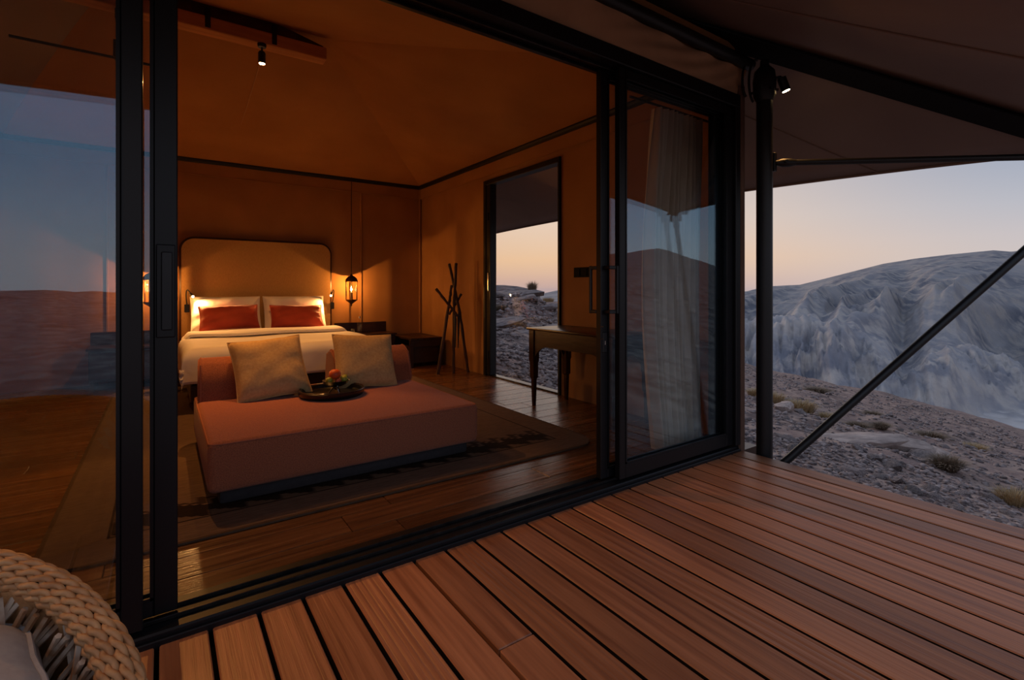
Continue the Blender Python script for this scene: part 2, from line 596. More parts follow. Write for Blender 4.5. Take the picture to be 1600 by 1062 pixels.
def ground_z(x, y):
    x = np.asarray(x, float); y = np.asarray(y, float)
    d = np.hypot(x, y) + 1e-6
    az = np.degrees(np.arctan2(y, x))
    te = np.interp(az, _na, _nt); dc = np.interp(az, _na, _nd)
    zc = CAM_H + te * dc
    s = np.clip((d - 3.2) / (dc - 3.2), 0, None)
    fall = np.where(te < -0.03, 0.75, 0.10)
    fall = np.interp(az, [-180, -30, -15, 36, 44, 60, 180], [0.05, 0.05, 0.75, 0.75, 0.45, 0.12, 0.05])
    rise = GROUND0 + (zc - GROUND0) * np.minimum(s, 1) ** np.where(zc > GROUND0, 1.35, 1.0)
    over = np.maximum(d - dc, 0)
    z = rise - fall * over ** 2 / (over + 25)
    k = np.clip((d - 4.0) / 14.0, 0, 1)
    z = z + k * 0.55 * fbm(x * 0.11, y * 0.11, 4) * np.clip(1.1 - over / 60, 0.3, 1)
    z = z + (0.35 + 0.65 * k) * 0.16 * fbm(x * 0.55 + 9, y * 0.55, 4)
    # the outcrop of layered rock beyond the side door
    oc = np.exp(-(((az - 54) / 9.0) ** 2 + ((d - 17.5) / 4.5) ** 2))
    lay = np.floor((d * 0.9 + 1.3 * noise2(x * 0.3, y * 0.3)) * 1.1) / 1.1
    z = z + oc * (0.28 * (d * 0.9 - lay) + 0.45 * fbm(x * 0.5, y * 0.5, 4))
    return z


def build_land():
    az = np.concatenate([np.linspace(-180, -12, 150)[:-1], np.linspace(-12, 62, 420)[:-1], np.linspace(62, 180, 90)])
    dd = np.concatenate([[0.05], np.geomspace(1.5, 170, 260)])
    A, D = np.meshgrid(np.radians(az), dd)
    X = D * np.cos(A); Y = D * np.sin(A)
    Zz = ground_z(X, Y)
    o = grid_mesh('ground', np.stack([X, Y, Zz], -1), len(az) - 1, len(dd) - 1, M_ground)
    struct(o, 'stony brown slope falling away from the tent')
    return o


build_land()

MAIN = [(-60, 0.02), (-30, 0.03), (-10, 0.05), (0, 0.056), (9.3, 0.0537), (10.1, 0.0526), (11.1, 0.0554), (14, 0.0512), (16.1, 0.0469), (18.4, 0.0401), (20.9, 0.0276), (22.7, 0.0184),
        (25.1, 0.0067), (27.6, 0.0045), (30.3, -0.007), (34, -0.004), (40.7, 0.003), (49.7, -0.0026), (51.4, -0.009), (52.9, -0.0167), (56.9, -0.0269), (75, -0.03)]
FRONT = [(-60, -0.12), (-20, -0.11), (-5, -0.10), (3, -0.13), (9.3, -0.128), (10.9, -0.110), (12.6, -0.0973), (13.9, -0.0975), (14.9, -0.1067), (16.9, -0.150), (18.3, -0.105),
         (20.3, -0.0822), (22.1, -0.0667), (25.2, -0.0656), (27.6, -0.0694), (30.3, -0.0629), (40, -0.06), (50, -0.06), (75, -0.06)]


def build_mountain():
    az = np.linspace(-45, 62, 760)
    dd = np.concatenate([np.linspace(420, 1000, 30)[:-1], np.linspace(1000, 1900, 150)[:-1], np.linspace(1900, 4600, 170)[:-1], np.linspace(4600, 6500, 14)])
    A, D = np.meshgrid(np.radians(az), dd)
    azd = np.degrees(A)
    X = D * np.cos(A); Y = D * np.sin(A)
    wob = 0.35 * noise2(azd * 0.8, D / 500.0)
    t2 = np.interp(azd, [a for a, b in MAIN], [b for a, b in MAIN])
    t1 = np.interp(azd + wob, [a for a, b in FRONT], [b for a, b in FRONT])
    sh = np.interp(azd, [-60, 9, 11.0, 15, 60], [430, 430, 380, 0, 0])
    d1 = 1500 + 150 * noise2(azd * 0.21, azd * 0 + 3.1) + sh
    d2 = 4300.0
    zv = -262.0 + 4 * fbm(X / 90, Y / 90, 3)
    z1 = CAM_H + t1 * d1
    z2 = CAM_H + t2 * d2
    # front hills rise out of the valley
    d0 = 1090 + sh
    s1 = np.clip((D - d0) / (d1 - d0), 0, 1)
    up = zv + (z1 - zv) * (s1 ** 1.12)
    # behind them a shelf, then the long back slope
    s2 = np.clip((D - d1) / 320.0, 0, 1)
    shelf = z1 + (np.minimum(z1 - 20, CAM_H - 0.066 * 1900) - z1) * (s2 * s2 * (3 - 2 * s2))
    s3 = np.clip((D - d1 - 250) / (d2 - d1 - 250), 0, 1)
    back = shelf + (z2 - shelf) * s3 ** 0.95
    over = np.maximum(D - d2, 0)
    z = np.where(D < d1, up, back) - over * 0.35
    # relief: erosion gullies run down the front hills, broad spurs on the back slope
    lat = A * 1500.0
    warp = 0.55 * fbm(X / 210, Y / 210, 3)
    broad = ridged(lat / 135.0 + 0.30 * D / 300 + warp, D / 620.0, 2, 0.5)
    fine = ridged(lat / 40.0 - 0.20 * D / 150 + 0.9 * warp, D / 800.0, 5, 0.62)
    m1 = np.clip(s1 * 2.2, 0, 1) * np.clip(1 - (D - d1 - 60) / 260.0, 0, 1)
    z = z + m1 * (1 - 0.55 * s1 ** 6) * (52.0 * (broad - 0.62) + 22.0 * (fine - 0.8))
    g2 = ridged((lat + 0.11 * D) / 190.0 + 0.30 * fbm(X / 900, Y / 900, 3), D / 4200.0 + 0.15 * fbm(X / 700, Y / 700, 3), 5, 0.43)
    m2 = np.clip((D - d1 - 120) / 500.0, 0, 1) * np.clip((d2 - D) / 2300.0 + 0.01, 0.0, 1) ** 1.15 * np.interp(azd, [30, 40], [1.0, 0.2])
    z = z + m2 * 170.0 * (g2 - 0.8)
    z = z + np.clip((D - 1100) / 400, 0, 1) * 3.5 * ridged(X / 55, Y / 55, 4) * np.clip((2300 - D) / 500, 0.12, 1)
    o = grid_mesh('mountain', np.stack([X, Y, z], -1), len(az) - 1, len(dd) - 1, M_mount)
    struct(o, 'grey eroded mountain range across the valley')
    return o


build_mountain()


# ================================================================== DECK AND FLOOR
FY = 1.99                    # facade plane
RX0, RX1 = -1.50, 3.53       # inner faces of the side walls
RY1 = 7.72                   # inner face of the back wall
EAVE = 2.83


def build_deck():
    base = MB()
    for y in (-1.6, -0.8, 0.0, 0.8, 1.6):
        base.box(-2.4, 3.36, y - 0.03, y + 0.03, -0.16, -0.034)
    base.box(-2.4, 3.38, -2.0, FY + 0.02, -0.034, -0.0315)  # black sheet added under the boards so the gaps look deep and shaded
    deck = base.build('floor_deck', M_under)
    struct(deck, 'outdoor deck of reddish hardwood boards')
    pitch, gap = 0.148, 0.014
    y0, y1 = -2.0, FY - 0.012
    variants = []
    for k in range(4):
        g = MB()
        w = (pitch - gap) / 2
        prof = []
        # board section, two of the kinds are reeded along their length
        r = 0.004
        prof = [(-w, -0.030), (w, -0.030), (w, -r)]
        n = {1: 6, 3: 4}.get(k, 1)
        top = [(w - r, 0.0)]
        if n > 1:
            for i in range(n):
                a = w - r - (i + 0.5) * (2 * w - 2 * r) / n
                a += 0.003 * math.sin(i * 2.1 + k)
                top += [(a + 0.0035, 0.0), (a, -0.0012 if k == 1 else -0.0009), (a - 0.0035, 0.0)]
        top.append((-w + r, 0.0))
        prof = prof + top + [(-w, -r)]
        g.prism(prof, 'y', y0, y1)
        me = g.mesh('plank', M_deck, angle=20)
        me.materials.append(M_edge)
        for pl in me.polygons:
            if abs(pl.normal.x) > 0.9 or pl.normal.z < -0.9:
                pl.material_index = 1  # sides and underside take the painted gap shade
        variants.append(me)
    order = [0, 2, 0, 2, 1, 0, 3, 1, 0, 2, 2, 3, 0, 2, 0, 2, 0, 0, 2, 0, 2, 0, 2]
    k0 = -16
    for k in range(k0, 23):
        x = -0.017 + pitch * (k + 0.5)
        if k == 6:
            # one board is butt-jointed near the door
            for a, b in ((y0, 1.325), (1.329, y1)):
                g = MB().bbox(-(pitch - gap) / 2, (pitch - gap) / 2, a, b, -0.030, 0.0, 0.003, 1)
                o = bpy.data.objects.new('plank', g.mesh('plank', M_deck))
                COL.objects.link(o); o.parent = deck; o.location = (x, 0, 0)
            continue
        o = bpy.data.objects.new('plank', variants[order[k % len(order)]])
        COL.objects.link(o)
        o.parent = deck
        o.location = (x, 0, 0)
    edge = MB().box(3.352, 3.392, -2.0, FY, -0.20, -0.034)
    edge.build('edge_joist', M_black, deck)
    for px in (-1.9, -0.2, 1.5, 3.2):
        for py in (-1.6, 0.2, 1.7):
            MB().box(px - 0.05, px + 0.05, py - 0.05, py + 0.05, -1.3, -0.16).build('support_post', M_black, deck)


build_deck()


def build_floor():
    sub = MB().box(RX0 - 0.1, RX1 + 0.12, FY + 0.02, RY1 + 0.1, -0.16, -0.022)
    fl = sub.build('floor', M_darkwood)
    struct(fl, 'dark plank floor of the tent bedroom')
    rnd = random.Random(5)
    pw = 0.19
    lens = [1.2, 1.6, 2.0, 2.4]
    meshes = {}
    y = FY + 0.19
    while y < RY1:
        w = min(pw, RY1 - y)
        x = RX0 - rnd.random() * 1.2
        while x < RX1:
            ln = rnd.choice(lens)
            a, b = max(x, RX0), min(x + ln, RX1)
            if b - a > 0.05:
                key = (round(b - a, 2), round(w, 3))
                if key not in meshes:
                    hw = w / 2 - 0.0018
                    hl = (b - a) / 2 - 0.0015
                    meshes[key] = MB().bbox(-hl, hl, -hw, hw, -0.022, 0, 0.0025, 1).mesh('plank', M_floor)
                o = bpy.data.objects.new('plank', meshes[key])
                COL.objects.link(o)
                o.parent = fl
                o.location = ((a + b) / 2, y + w / 2, rnd.uniform(-0.0008, 0.0008))
            x += ln
        y += pw


build_floor()


# ================================================================== TENT WALLS
def wavy_sheet(fn, nu, nv):
    return MB().grid(fn, nu, nv)


def build_shell():
    # back wall of hanging canvas, slightly slack between its seams
    th = 0.05
    MBk = MB()
    rnd = np.random.RandomState(3)

    def back(u, v):
        x = RX0 + u * (RX1 - RX0)
        return (x, RY1 + 0.010 * math.sin(x * 5.1) + 0.006 * math.sin(x * 13 + 1), v * EAVE)
    MBk.grid(back, 120, 8)
    MBk.box(RX0, RX1, RY1 + 0.06, RY1 + 0.06 + th, -0.03, EAVE + 0.07)
    wb = MBk.build('wall_back', M_canvas); struct(wb, 'canvas back wall behind the bed')
    for x in (-0.55, 2.52):
        MB().bbox(x - 0.012, x + 0.012, RY1 - 0.022, RY1 + 0.01, 0, EAVE - 0.2, 0.004, 1).build('wall_seam', M_canvas, wb)
    # right wall with the side-door opening
    oy0, oy1, oz = 4.12, 5.68, 2.58
    wr = MB()
    wr.box(RX1 + 0.012, RX1 + th, oy1, RY1 + 0.06, -0.03, EAVE + 0.07)

    def slack(u, v):
        y = oy1 + u * (RY1 - oy1)
        k = math.sin(math.pi * u) ** 0.5
        return (RX1 + 0.004 + k * (0.009 * math.sin(y * 9.5) + 0.005 * math.sin(y * 23 + 0.7 * v)), y, -0.03 + v * (EAVE + 0.08))
    wr.grid(slack, 90, 6)
    wr.box(RX1, RX1 + th, FY + 0.16, oy0, -0.03, EAVE + 0.07)
    wr.box(RX1, RX1 + th, oy0, oy1, oz, EAVE + 0.07)
    wr = wr.build('wall_right', M_canvas); struct(wr, 'canvas wall with the glazed side door')
    wl = MB().box(RX0 - th, RX0, FY, RY1 + 0.06, -0.03, EAVE + 0.07).build('wall_left', M_canvas); struct(wl)
    # front wall: the strips beside and above the glass doors
    wf = MB()
    wf.box(RX0 - th, -1.34, FY, FY + 0.16, -0.1, EAVE + 0.07)
    wf.box(3.36, RX1 + th, FY + 0.13, FY + 0.16, -0.1, EAVE + 0.07)
    wf.box(-1.34, 3.36, FY + 0.03, FY + 0.16, 2.53, EAVE + 0.07)
    wf = wf.build('wall_front', M_canvas); struct(wf)
    # outer fabric valance over the header with folds towards its corner
    def val(u, v):
        x = -1.55 + u * (3.42 + 1.55)
        f = math.exp(-((x - 2.9) / 0.75) ** 2)
        y = FY - 0.005 - 0.012 * math.sin(3.1 * x + 2 * v) - f * 0.010 * math.sin((x * 1.2 - v * 0.75) * 17 + 2.2 * math.sin(x * 3.7)) * (0.3 + 0.7 * v)
        z = 2.515 + v * 0.20
        return (x, y - 0.012 * v, z)
    MB().grid(val, 160, 10).build('valance', M_valance, wf)
    # the canvas strip that wraps the corner beside the door frame
    MB().bbox(3.352, 3.405, FY - 0.025, FY + 0.03, -0.02, 2.60, 0.012, 2).build('corner_strip', M_strip, wf)
    MB().tube([(-1.6, FY - 0.03, 2.755), (3.46, FY - 0.03, 2.755)], 0.042, 12).build('eave_beam', M_black, wf)
    # inner black rail at the eave plus the fabric pelmet under it
    rails = [((RX0, RY1 - 0.03, EAVE), (RX1, RY1 - 0.03, EAVE)), ((RX1 - 0.03, FY + 0.17, EAVE), (RX1 - 0.03, RY1, EAVE)), ((RX0 + 0.03, FY + 0.17, EAVE), (RX0 + 0.03, RY1, EAVE))]
    for i, (a, b) in enumerate(rails):
        o = MB().tube([a, b], 0.038, 10).build('trim_%d' % (i + 1), M_black); struct(o, 'black steel rail along the eave')

    def pb(u, v):
        x = RX0 + u * (RX1 - 0.02 - RX0)
        return (x, RY1 - 0.028 + 0.004 * math.sin(x * 9) * (1 - v), 2.64 + v * 0.17)
    MB().grid(pb, 60, 3).build('pelmet', M_canvas, wb)
    MB().tube([(RX0, RY1 - 0.030, 2.64), (RX1 - 0.02, RY1 - 0.030, 2.64)], 0.006, 6).build('pelmet_hem', M_canvas, wb)

    def pr(u, v):
        y = FY + 0.17 + u * (RY1 - 0.02 - FY - 0.17)
        return (RX1 - 0.026 + 0.006 * math.sin(y * 11) * (1 - v), y, 2.64 + v * 0.17)
    MB().grid(pr, 80, 3).build('pelmet', M_canvas, wr)
    MB().tube([(RX1 - 0.030, FY + 0.17, 2.64), (RX1 - 0.030, RY1 - 0.02, 2.64)], 0.006, 6).build('pelmet_hem', M_canvas, wr)
    # corner pole shown through the canvas
    MB().tube([(RX1 - 0.03, RY1 - 0.03, 0), (RX1 - 0.03, RY1 - 0.03, EAVE)], 0.014, 8).build('corner_pole', M_canvas, wb)

    # ceiling liner: eave rectangle up to the ridge beam
    yr, zr, xr0, xr1 = 4.85, 3.50, -0.70, 1.24
    cy0, cy1 = FY + 0.10, RY1 + 0.02
    cx0, cx1 = RX0 - 0.02, RX1 + 0.02

    def panel(a, b, c, d, sag):
        a, b, c, d = map(Vector, (a, b, c, d))

        def f(u, v):
            p = (a * (1 - u) + b * u) * (1 - v) + (d * (1 - u) + c * u) * v
            q = (v * (1 - v)) * 4 * (0.35 + 0.65 * math.sin(math.pi * u))
            ripple = 0.008 * math.sin(u * 26 + 3 * v) * v * (1 - v) * 4
            return (p.x, p.y, p.z - sag * q + ripple)
        return f
    C = [(cx0, cy0, EAVE), (cx1, cy0, EAVE), (cx1, cy1, EAVE), (cx0, cy1, EAVE)]
    A, B = (xr0, yr, zr), (xr1, yr, zr)
    g = MB()
    g.grid(panel(C[0], C[1], B, A, 0.05), 40, 16)
    g.grid(panel(C[2], C[3], A, B, 0.05), 40, 16)
    g.grid(panel(C[1], C[2], B, B, 0.05), 40, 16)
    g.grid(panel(C[3], C[0], A, A, 0.05), 40, 16)
    ce = g.build('ceiling', M_ceil, angle=60)
    struct(ce, 'tan canvas ceiling rising to the ridge beam')
    # stitched seams on the liner
    def seam(p, q, s=0.05):
        p, q = Vector(p), Vector(q)
        pts = []
        for i in range(13):
            t = i / 12
            w = p.lerp(q, t)
            pts.append((w.x, w.y, w.z - 4 * s * t * (1 - t) * 0.9 - 0.004))
        MB().tube(pts, 0.0045, 5).build('ceiling_seam', M_valance, ce)
    seam((0.78, yr + 0.05, zr - 0.03), (0.72, cy1 - 0.03, EAVE + 0.03), 0.045)


build_shell()


# ================================================================== SLIDING GLASS DOORS
def panel_door(name, x0, x1, y0, y1, z0, z1, sl, sr, rail_b, rail_t, label, handle=None):
    cxm = (x0 + x1) / 2
    t = thing(name, (cxm, y0, z0), label, 'door panel')
    t['kind'] = 'structure'
    del t['category']
    MB().bbox(x0, x0 + sl, y0, y1, z0, z1, 0.004, 1).build('stile', M_alu, t)
    MB().bbox(x1 - sr, x1, y0, y1, z0, z1, 0.004, 1).build('stile', M_alu, t)
    MB().bbox(x0 + sl, x1 - sr, y0, y1, z0, z0 + rail_b, 0.004, 1).build('bottom_rail', M_alu, t)
    MB().bbox(x0 + sl, x1 - sr, y0, y1, z1 - rail_t, z1, 0.004, 1).build('top_rail', M_alu, t)
    ym = (y0 + y1) / 2
    MB().box(x0 + sl - 0.008, x1 - sr + 0.008, ym - 0.003, ym + 0.003, z0 + rail_b - 0.008, z1 - rail_t + 0.008).build('pane', M_glass, t, smooth=False)
    # slim beads round the pane
    bd = MB()
    for yy in (y0 - 0.002, y1 - 0.006):
        bd.box(x0 + sl, x0 + sl + 0.010, yy, yy + 0.008, z0 + rail_b, z1 - rail_t)
        bd.box(x1 - sr - 0.010, x1 - sr, yy, yy + 0.008, z0 + rail_b, z1 - rail_t)
        bd.box(x0 + sl, x1 - sr, yy, yy + 0.008, z0 + rail_b, z0 + rail_b + 0.010)
        bd.box(x0 + sl, x1 - sr, yy, yy + 0.008, z1 - rail_t - 0.010, z1 - rail_t)
    bd.build('glazing_bead', M_alu, t)
    return t


def build_doors():
    ztop, zsill = 2.435, 0.045
    fr = thing('trim_4', (1.0, FY, 0), 'black aluminium frame round the sliding glass doors', 'frame')
    fr['kind'] = 'structure'; del fr['category']
    MB().bbox(-1.345, 3.352, FY - 0.02, FY + 0.17, ztop - 0.005, 2.522, 0.005, 1).build('header', M_alu, fr)
    MB().bbox(-1.345, -1.29, FY - 0.02, FY + 0.17, zsill, ztop, 0.005, 1).build('jamb', M_alu, fr)
    MB().bbox(3.297, 3.352, FY - 0.02, FY + 0.17, zsill, ztop, 0.005, 1).build('jamb', M_alu, fr)
    MB().bbox(-1.345, 3.352, FY - 0.008, FY + 0.19, -0.03, 0.036, 0.006, 1).build('sill', M_alu, fr)
    for yy in (FY + 0.052, FY + 0.118):
        MB().bbox(-1.29, 3.297, yy - 0.004, yy + 0.004, 0.036, 0.050, 0.002, 1).build('track_rib', M_track, fr)
        MB().bbox(-1.29, 3.297, yy - 0.004, yy + 0.004, ztop - 0.022, ztop - 0.005, 0.002, 1).build('track_rib', M_track, fr)
    MB().bbox(-1.345, 3.352, FY - 0.022, FY - 0.009, -0.012, 0.018, 0.003, 1).build('sill_lip', M_alu, fr)
    # fixed panels outside, sliding panels inside
    ya, yb = FY + 0.005, FY + 0.047
    yc, yd = FY + 0.072, FY + 0.114
    z0, z1 = 0.050, ztop - 0.006
    f1 = panel_door('door_1', -1.29, -0.054, ya, yb, z0, z1, 0.07, 0.058, 0.085, 0.05, 'fixed glass panel at the left of the door front')
    s1 = panel_door('door_2', -1.205, 0.041, yc, yd, z0, z1, 0.07, 0.068, 0.055, 0.05, 'sliding glass door pushed open to the left')
    s2 = panel_door('door_3', 2.066, 3.25, yc, yd, z0, z1, 0.056, 0.07, 0.055, 0.05, 'sliding glass door pushed open to the right, with keyhole')
    f2 = panel_door('door_4', 2.150, 3.297, ya, yb, z0, z1, 0.048, 0.075, 0.085, 0.05, 'fixed glass panel at the right of the door front')

    def bow_handle(t, x, y, z0, z1, sgn, dx=0.0):
        h = MB()
        off = 0.050 * sgn
        h.bbox(x - 0.009 + dx, x + 0.009 + dx, y + off - 0.009, y + off + 0.009, z0, z1, 0.004, 1)
        for z in (z0 + 0.012, z1 - 0.012):
            h.bbox(min(x, x + dx) - 0.008, max(x, x + dx) + 0.008, min(y, y + off), max(y, y + off), z - 0.010, z + 0.010, 0.003, 1)
        h.build('pull_handle', M_black, t)
    # flat recessed plate on the left stile
    pl = MB().bbox(-0.020, 0.034, yc - 0.008, yc + 0.002, 0.985, 1.30, 0.003, 1).build('handle_plate', M_alu, s1)
    MB().bbox(-0.006, 0.026, yc - 0.014, yc - 0.006, 1.01, 1.275, 0.003, 1).build('finger_grip', M_black, pl)
    bow_handle(s2, 2.094, yc - 0.001, 1.005, 1.285, -1, 0.052)
    bow_handle(s2, 2.094, yd + 0.001, 1.005, 1.285, 1, -0.02)
    lk = MB().bbox(2.076, 2.112, yc - 0.006, yc + 0.002, 0.78, 0.90, 0.004, 1).build('lock_plate', M_black, s2)
    MB().bbox(2.090, 2.098, yc - 0.009, yc - 0.004, 0.825, 0.850, 0.002, 1).build('keyhole', M_silver, lk)
    for zz in (0.93, 0.86):
        MB().lathe([(0.006, 0), (0.006, 0.004)], (2.072, yc - 0.004, zz), 8).build('screw', M_brass, s2)


build_doors()


def build_side_door():
    # tall glazed door in the right-hand wall
    y0, y1, zt = 4.12, 5.68, 2.58
    x0, x1 = RX1 - 0.03, RX1 + 0.09
    t = thing('door_5', (RX1, 4.9, 0), 'tall glazed side door looking out on the stony ground', 'door')
    t['kind'] = 'structure'; del t['category']
    MB().bbox(x0, x1, y1 - 0.06, y1, 0, zt, 0.004, 1).build('jamb', M_alu, t)
    MB().bbox(x0, x1, y0, y0 + 0.03, 0, zt, 0.004, 1).build('jamb', M_alu, t)
    MB().bbox(x0, x1, y0 + 0.03, y1 - 0.06, zt - 0.06, zt, 0.004, 1).build('header', M_alu, t)
    MB().bbox(x0 + 0.02, x1, y0 + 0.03, y1 - 0.06, -0.01, 0.018, 0.004, 1).build('threshold', M_track, t)
    # folded door leaf stile beside the left jamb
    MB().bbox(x0 + 0.01, x1 - 0.01, y1 - 0.155, y1 - 0.062, 0.02, zt - 0.06, 0.004, 1).build('leaf_stile', M_alu, t)
    for z in (0.28, 1.3, 2.1):
        MB().tube([(x0 + 0.004, y1 - 0.11, z - 0.05), (x0 + 0.004, y1 - 0.11, z + 0.05)], 0.009, 8).build('hinge', M_black, t)
    MB().bbox(x0 - 0.004, x0 + 0.012, y1 - 0.128, y1 - 0.112, 1.12, 1.36, 0.003, 1).build('pull_handle', M_silver, t)
    MB().box(RX1 + 0.02, RX1 + 0.026, y0 + 0.025, y1 - 0.15, 0.015, zt - 0.055).build('pane', M_sideglass, t, smooth=False)


build_side_door()


# ================================================================== FLY CANOPY AND ITS STEEL
CC = Vector((4.90, 0.35, 2.02))      # outer front corner of the canopy
POLE = (3.455, 1.855)


def build_canopy():
    xm, ym = 1.05, 5.0
    hx, hy = 3.85, 4.65
    P1, P2 = Vector((xm, 4.3, 4.26)), Vector((xm, 5.7, 4.26))

    def front(u, v, sgn=-1):
        x = xm + hx * (2 * u - 1)
        q = max(0.0, 1 - (2 * u - 1) ** 2)
        e = Vector((x, ym + sgn * (hy - 0.06 * q), 2.02 + 0.25 * q ** 0.9))
        top = P1 if sgn < 0 else P2
        p = e.lerp(top, v)
        sag = 0.16 * q * 4 * v * (1 - v) * (1 - v)
        return (p.x, p.y, p.z - sag * 0.3)

    def side(u, v, sgn=1):
        y = ym + hy * (2 * u - 1)
        q = max(0.0, 1 - (2 * u - 1) ** 2)
        e = Vector((xm + sgn * (hx - 0.05 * q), y, 2.02 + 0.155 * q ** 0.7))
        top = P1.lerp(P2, u)
        p = e.lerp(top, v)
        sag = 0.12 * q * 4 * v * (1 - v) * (1 - v)
        return (p.x, p.y, p.z - sag * 0.3)
    t = thing('fly_canopy', (xm, ym, 2.0), 'dark taupe tensioned fly canopy stretched over tent and deck', 'canopy')
    g = MB()
    g.grid(lambda u, v: front(u, v, -1), 60, 24)
    g.grid(lambda u, v: side(u, v, 1), 60, 24)
    g.grid(lambda u, v: front(u, v, 1), 30, 12)
    g.grid(lambda u, v: side(u, v, -1), 30, 12)
    mem = g.build('membrane', M_canopy, t, angle=180)
    so = mem.modifiers.new('thickness', 'SOLIDIFY'); so.thickness = 0.006; so.offset = 1
    # hems with the edge cable
    for fn in (lambda u: front(u, 0, -1), lambda u: side(u, 0, 1), lambda u: side(u, 0, -1), lambda u: front(u, 0, 1)):
        MB().tube([fn(i / 40) for i in range(41)], 0.013, 8).build('edge_hem', M_canopy, t)
    # weld seams across the panels
    for u in (0.30, 0.55, 0.70, 0.82):
        MB().tube([Vector(front(u, i / 20 * 0.97)) - Vector((0, 0, 0.004)) for i in range(21)], 0.006, 6).build('weld_seam', M_canopy, t)
    for u in (0.14, 0.30, 0.46):
        MB().tube([Vector(side(u, i / 20 * 0.97)) - Vector((0, 0, 0.004)) for i in range(21)], 0.006, 6).build('weld_seam', M_canopy, t)
    # hip beam under the fold of the two panels
    d = (P1 - CC)
    pts = [CC + d * k - Vector((0, 0, 0.012)) for k in (0.0, 0.12, 0.25, 0.377, 0.6, 1.0)]
    h = MB().tube(pts, 0.050, 14).build('hip_beam', M_black, t)
    # the pocket of fabric hanging round the beam
    def pocket(u, v):
        p = CC + d * (0.02 + 0.96 * u)
        side_dir = Vector((0.716, 0.698, 0)) * (v * 2 - 1) * 0.115
        drop = -0.066 - 0.004 * abs(v * 2 - 1) ** 1.6
        return tuple(p + side_dir + Vector((0, 0, drop)))
    MB().grid(pocket, 24, 12).build('beam_pocket', M_pocket, t)


build_canopy()


def build_post():
    px, py = POLE
    gz = float(ground_z(px, py)) - 0.05
    t = thing('canopy_post', (px, py, gz), 'black steel post at the deck edge beside the door frame', 'post')
    MB().tube([(px, py, gz), (px, py, 2.56)], 0.053, 20).build('post_tube', M_black, t)
    MB().lathe([(0.053, 2.46), (0.072, 2.50), (0.076, 2.60), (0.066, 2.67), (0.030, 2.71), (0.028, 2.745)], (px, py, 0), 20).build('post_head', M_black, t)
    for a in range(6):
        ca, sa = math.cos(a * math.pi / 3), math.sin(a * math.pi / 3)
        MB().tube([(px + 0.068 * ca, py + 0.068 * sa, 2.53), (px + 0.088 * ca, py + 0.088 * sa, 2.53)], 0.010, 6).build('bolt', M_black, t)
    MB().box(px - 0.11, px + 0.11, py - 0.11, py + 0.11, gz, gz + 0.06).build('base_plate', M_black, t)
    # wires that loop out of the head
    for k, (dx, r) in enumerate(((0.0, 0.09), (0.035, 0.075))):
        pts = []
        for i in range(15):
            a = -1.2 + 3.0 * i / 14
            s = -0.06 - dx - r * math.cos(a) * 0.55
            pts.append((px + s * 0.82, py - s * 0.57 + 0.02 * k, 2.60 + r * 1.7 * math.sin(a) + 0.02 * k))
        MB().tube(pts, 0.008, 6).build('cable', M_cable, t)
    # spreader bar to the canopy corner
    s = Vector((px + 0.04, py - 0.035, 2.03))
    e = CC + Vector((-0.02, 0.02, -0.04))
    b = thing('spreader_bar', tuple(s), 'slim black bar running from the post to the canopy corner', 'bar')
    dv = (e - s).normalized()
    MB().tube([s + dv * 0.10, e], 0.021, 12).build('bar_tube', M_black, b)
    MB().tube([s + dv * 0.02, s + dv * 0.06, s + dv * 0.11, s + dv * 0.15], [0.016, 0.030, 0.030, 0.021], 12).build('end_clevis', M_black, b)
    MB().bbox(s.x - 0.012, s.x + 0.022, s.y - 0.022, s.y + 0.012, 1.97, 2.10, 0.004, 1).build('wall_flange', M_black, b)
    MB().tube([s + dv * 0.075 + Vector((0.03, 0.034, 0)), s + dv * 0.075 - Vector((0.03, 0.034, 0))], 0.012, 8).build('clevis_bolt', M_track, b)
    MB().bbox(e.x - 0.05, e.x + 0.05, e.y - 0.05, e.y + 0.05, e.z - 0.05, e.z + 0.03, 0.012, 2).build('corner_plate', M_black, b)
    # diagonal brace
    lo = Vector((3.478, 1.70, 0.0))
    hi = CC + Vector((0, 0, -0.07))
    dn = (lo - hi).normalized()
    gl = lo + dn * 0.55
    br = thing('diagonal_brace', tuple(gl), 'black diagonal steel brace rising from the post foot to the right', 'brace')
    MB().tube([gl, hi], 0.0265, 14).build('brace_tube', M_black, br)
    MB().tube([hi - (hi - gl).normalized() * 0.12, hi], 0.036, 12).build('end_collar', M_black, br)
    MB().bbox(gl.x - 0.09, gl.x + 0.09, gl.y - 0.09, gl.y + 0.09, float(ground_z(gl.x, gl.y)) - 0.06, gl.z + 0.03, 0.01, 1).build('foot_block', M_rock, br)
    # post lamp
    L0 = Vector((3.565, 1.778, 2.585))
    lp = thing('post_spotlight', (px, py, 2.6), 'small black spotlight glowing warm on the canopy post', 'spotlight')
    aim = Vector((0.30, -0.22, -1.0)).normalized()
    MB().tube([(px + 0.05, py - 0.035, 2.62), (L0.x - 0.02, L0.y + 0.015, 2.635), L0 + Vector((0, 0, 0.03))], 0.010, 8).build('bracket', M_black, lp)
    MB().tube([L0 - aim * 0.045, L0 + aim * 0.05], 0.030, 16).build('lamp_head', M_black, lp)
    MB().tube([L0 + aim * 0.0505, L0 + aim * 0.054], 0.024, 14).build('lens', M_lens, lp)
    lamp('post_light', 'SPOT', L0 + aim * 0.07, 18, WARM_L, lp, 0.02, 105, 0.6, L0 + aim * 2)
    return [(t, 'matching black steel post at the left end of the deck'), (b, 'slim black bar from the left post to the left canopy corner'),
            (br, 'black diagonal brace from the left post foot to the left canopy corner'), (lp, 'small black spotlight lit on the left canopy post')]


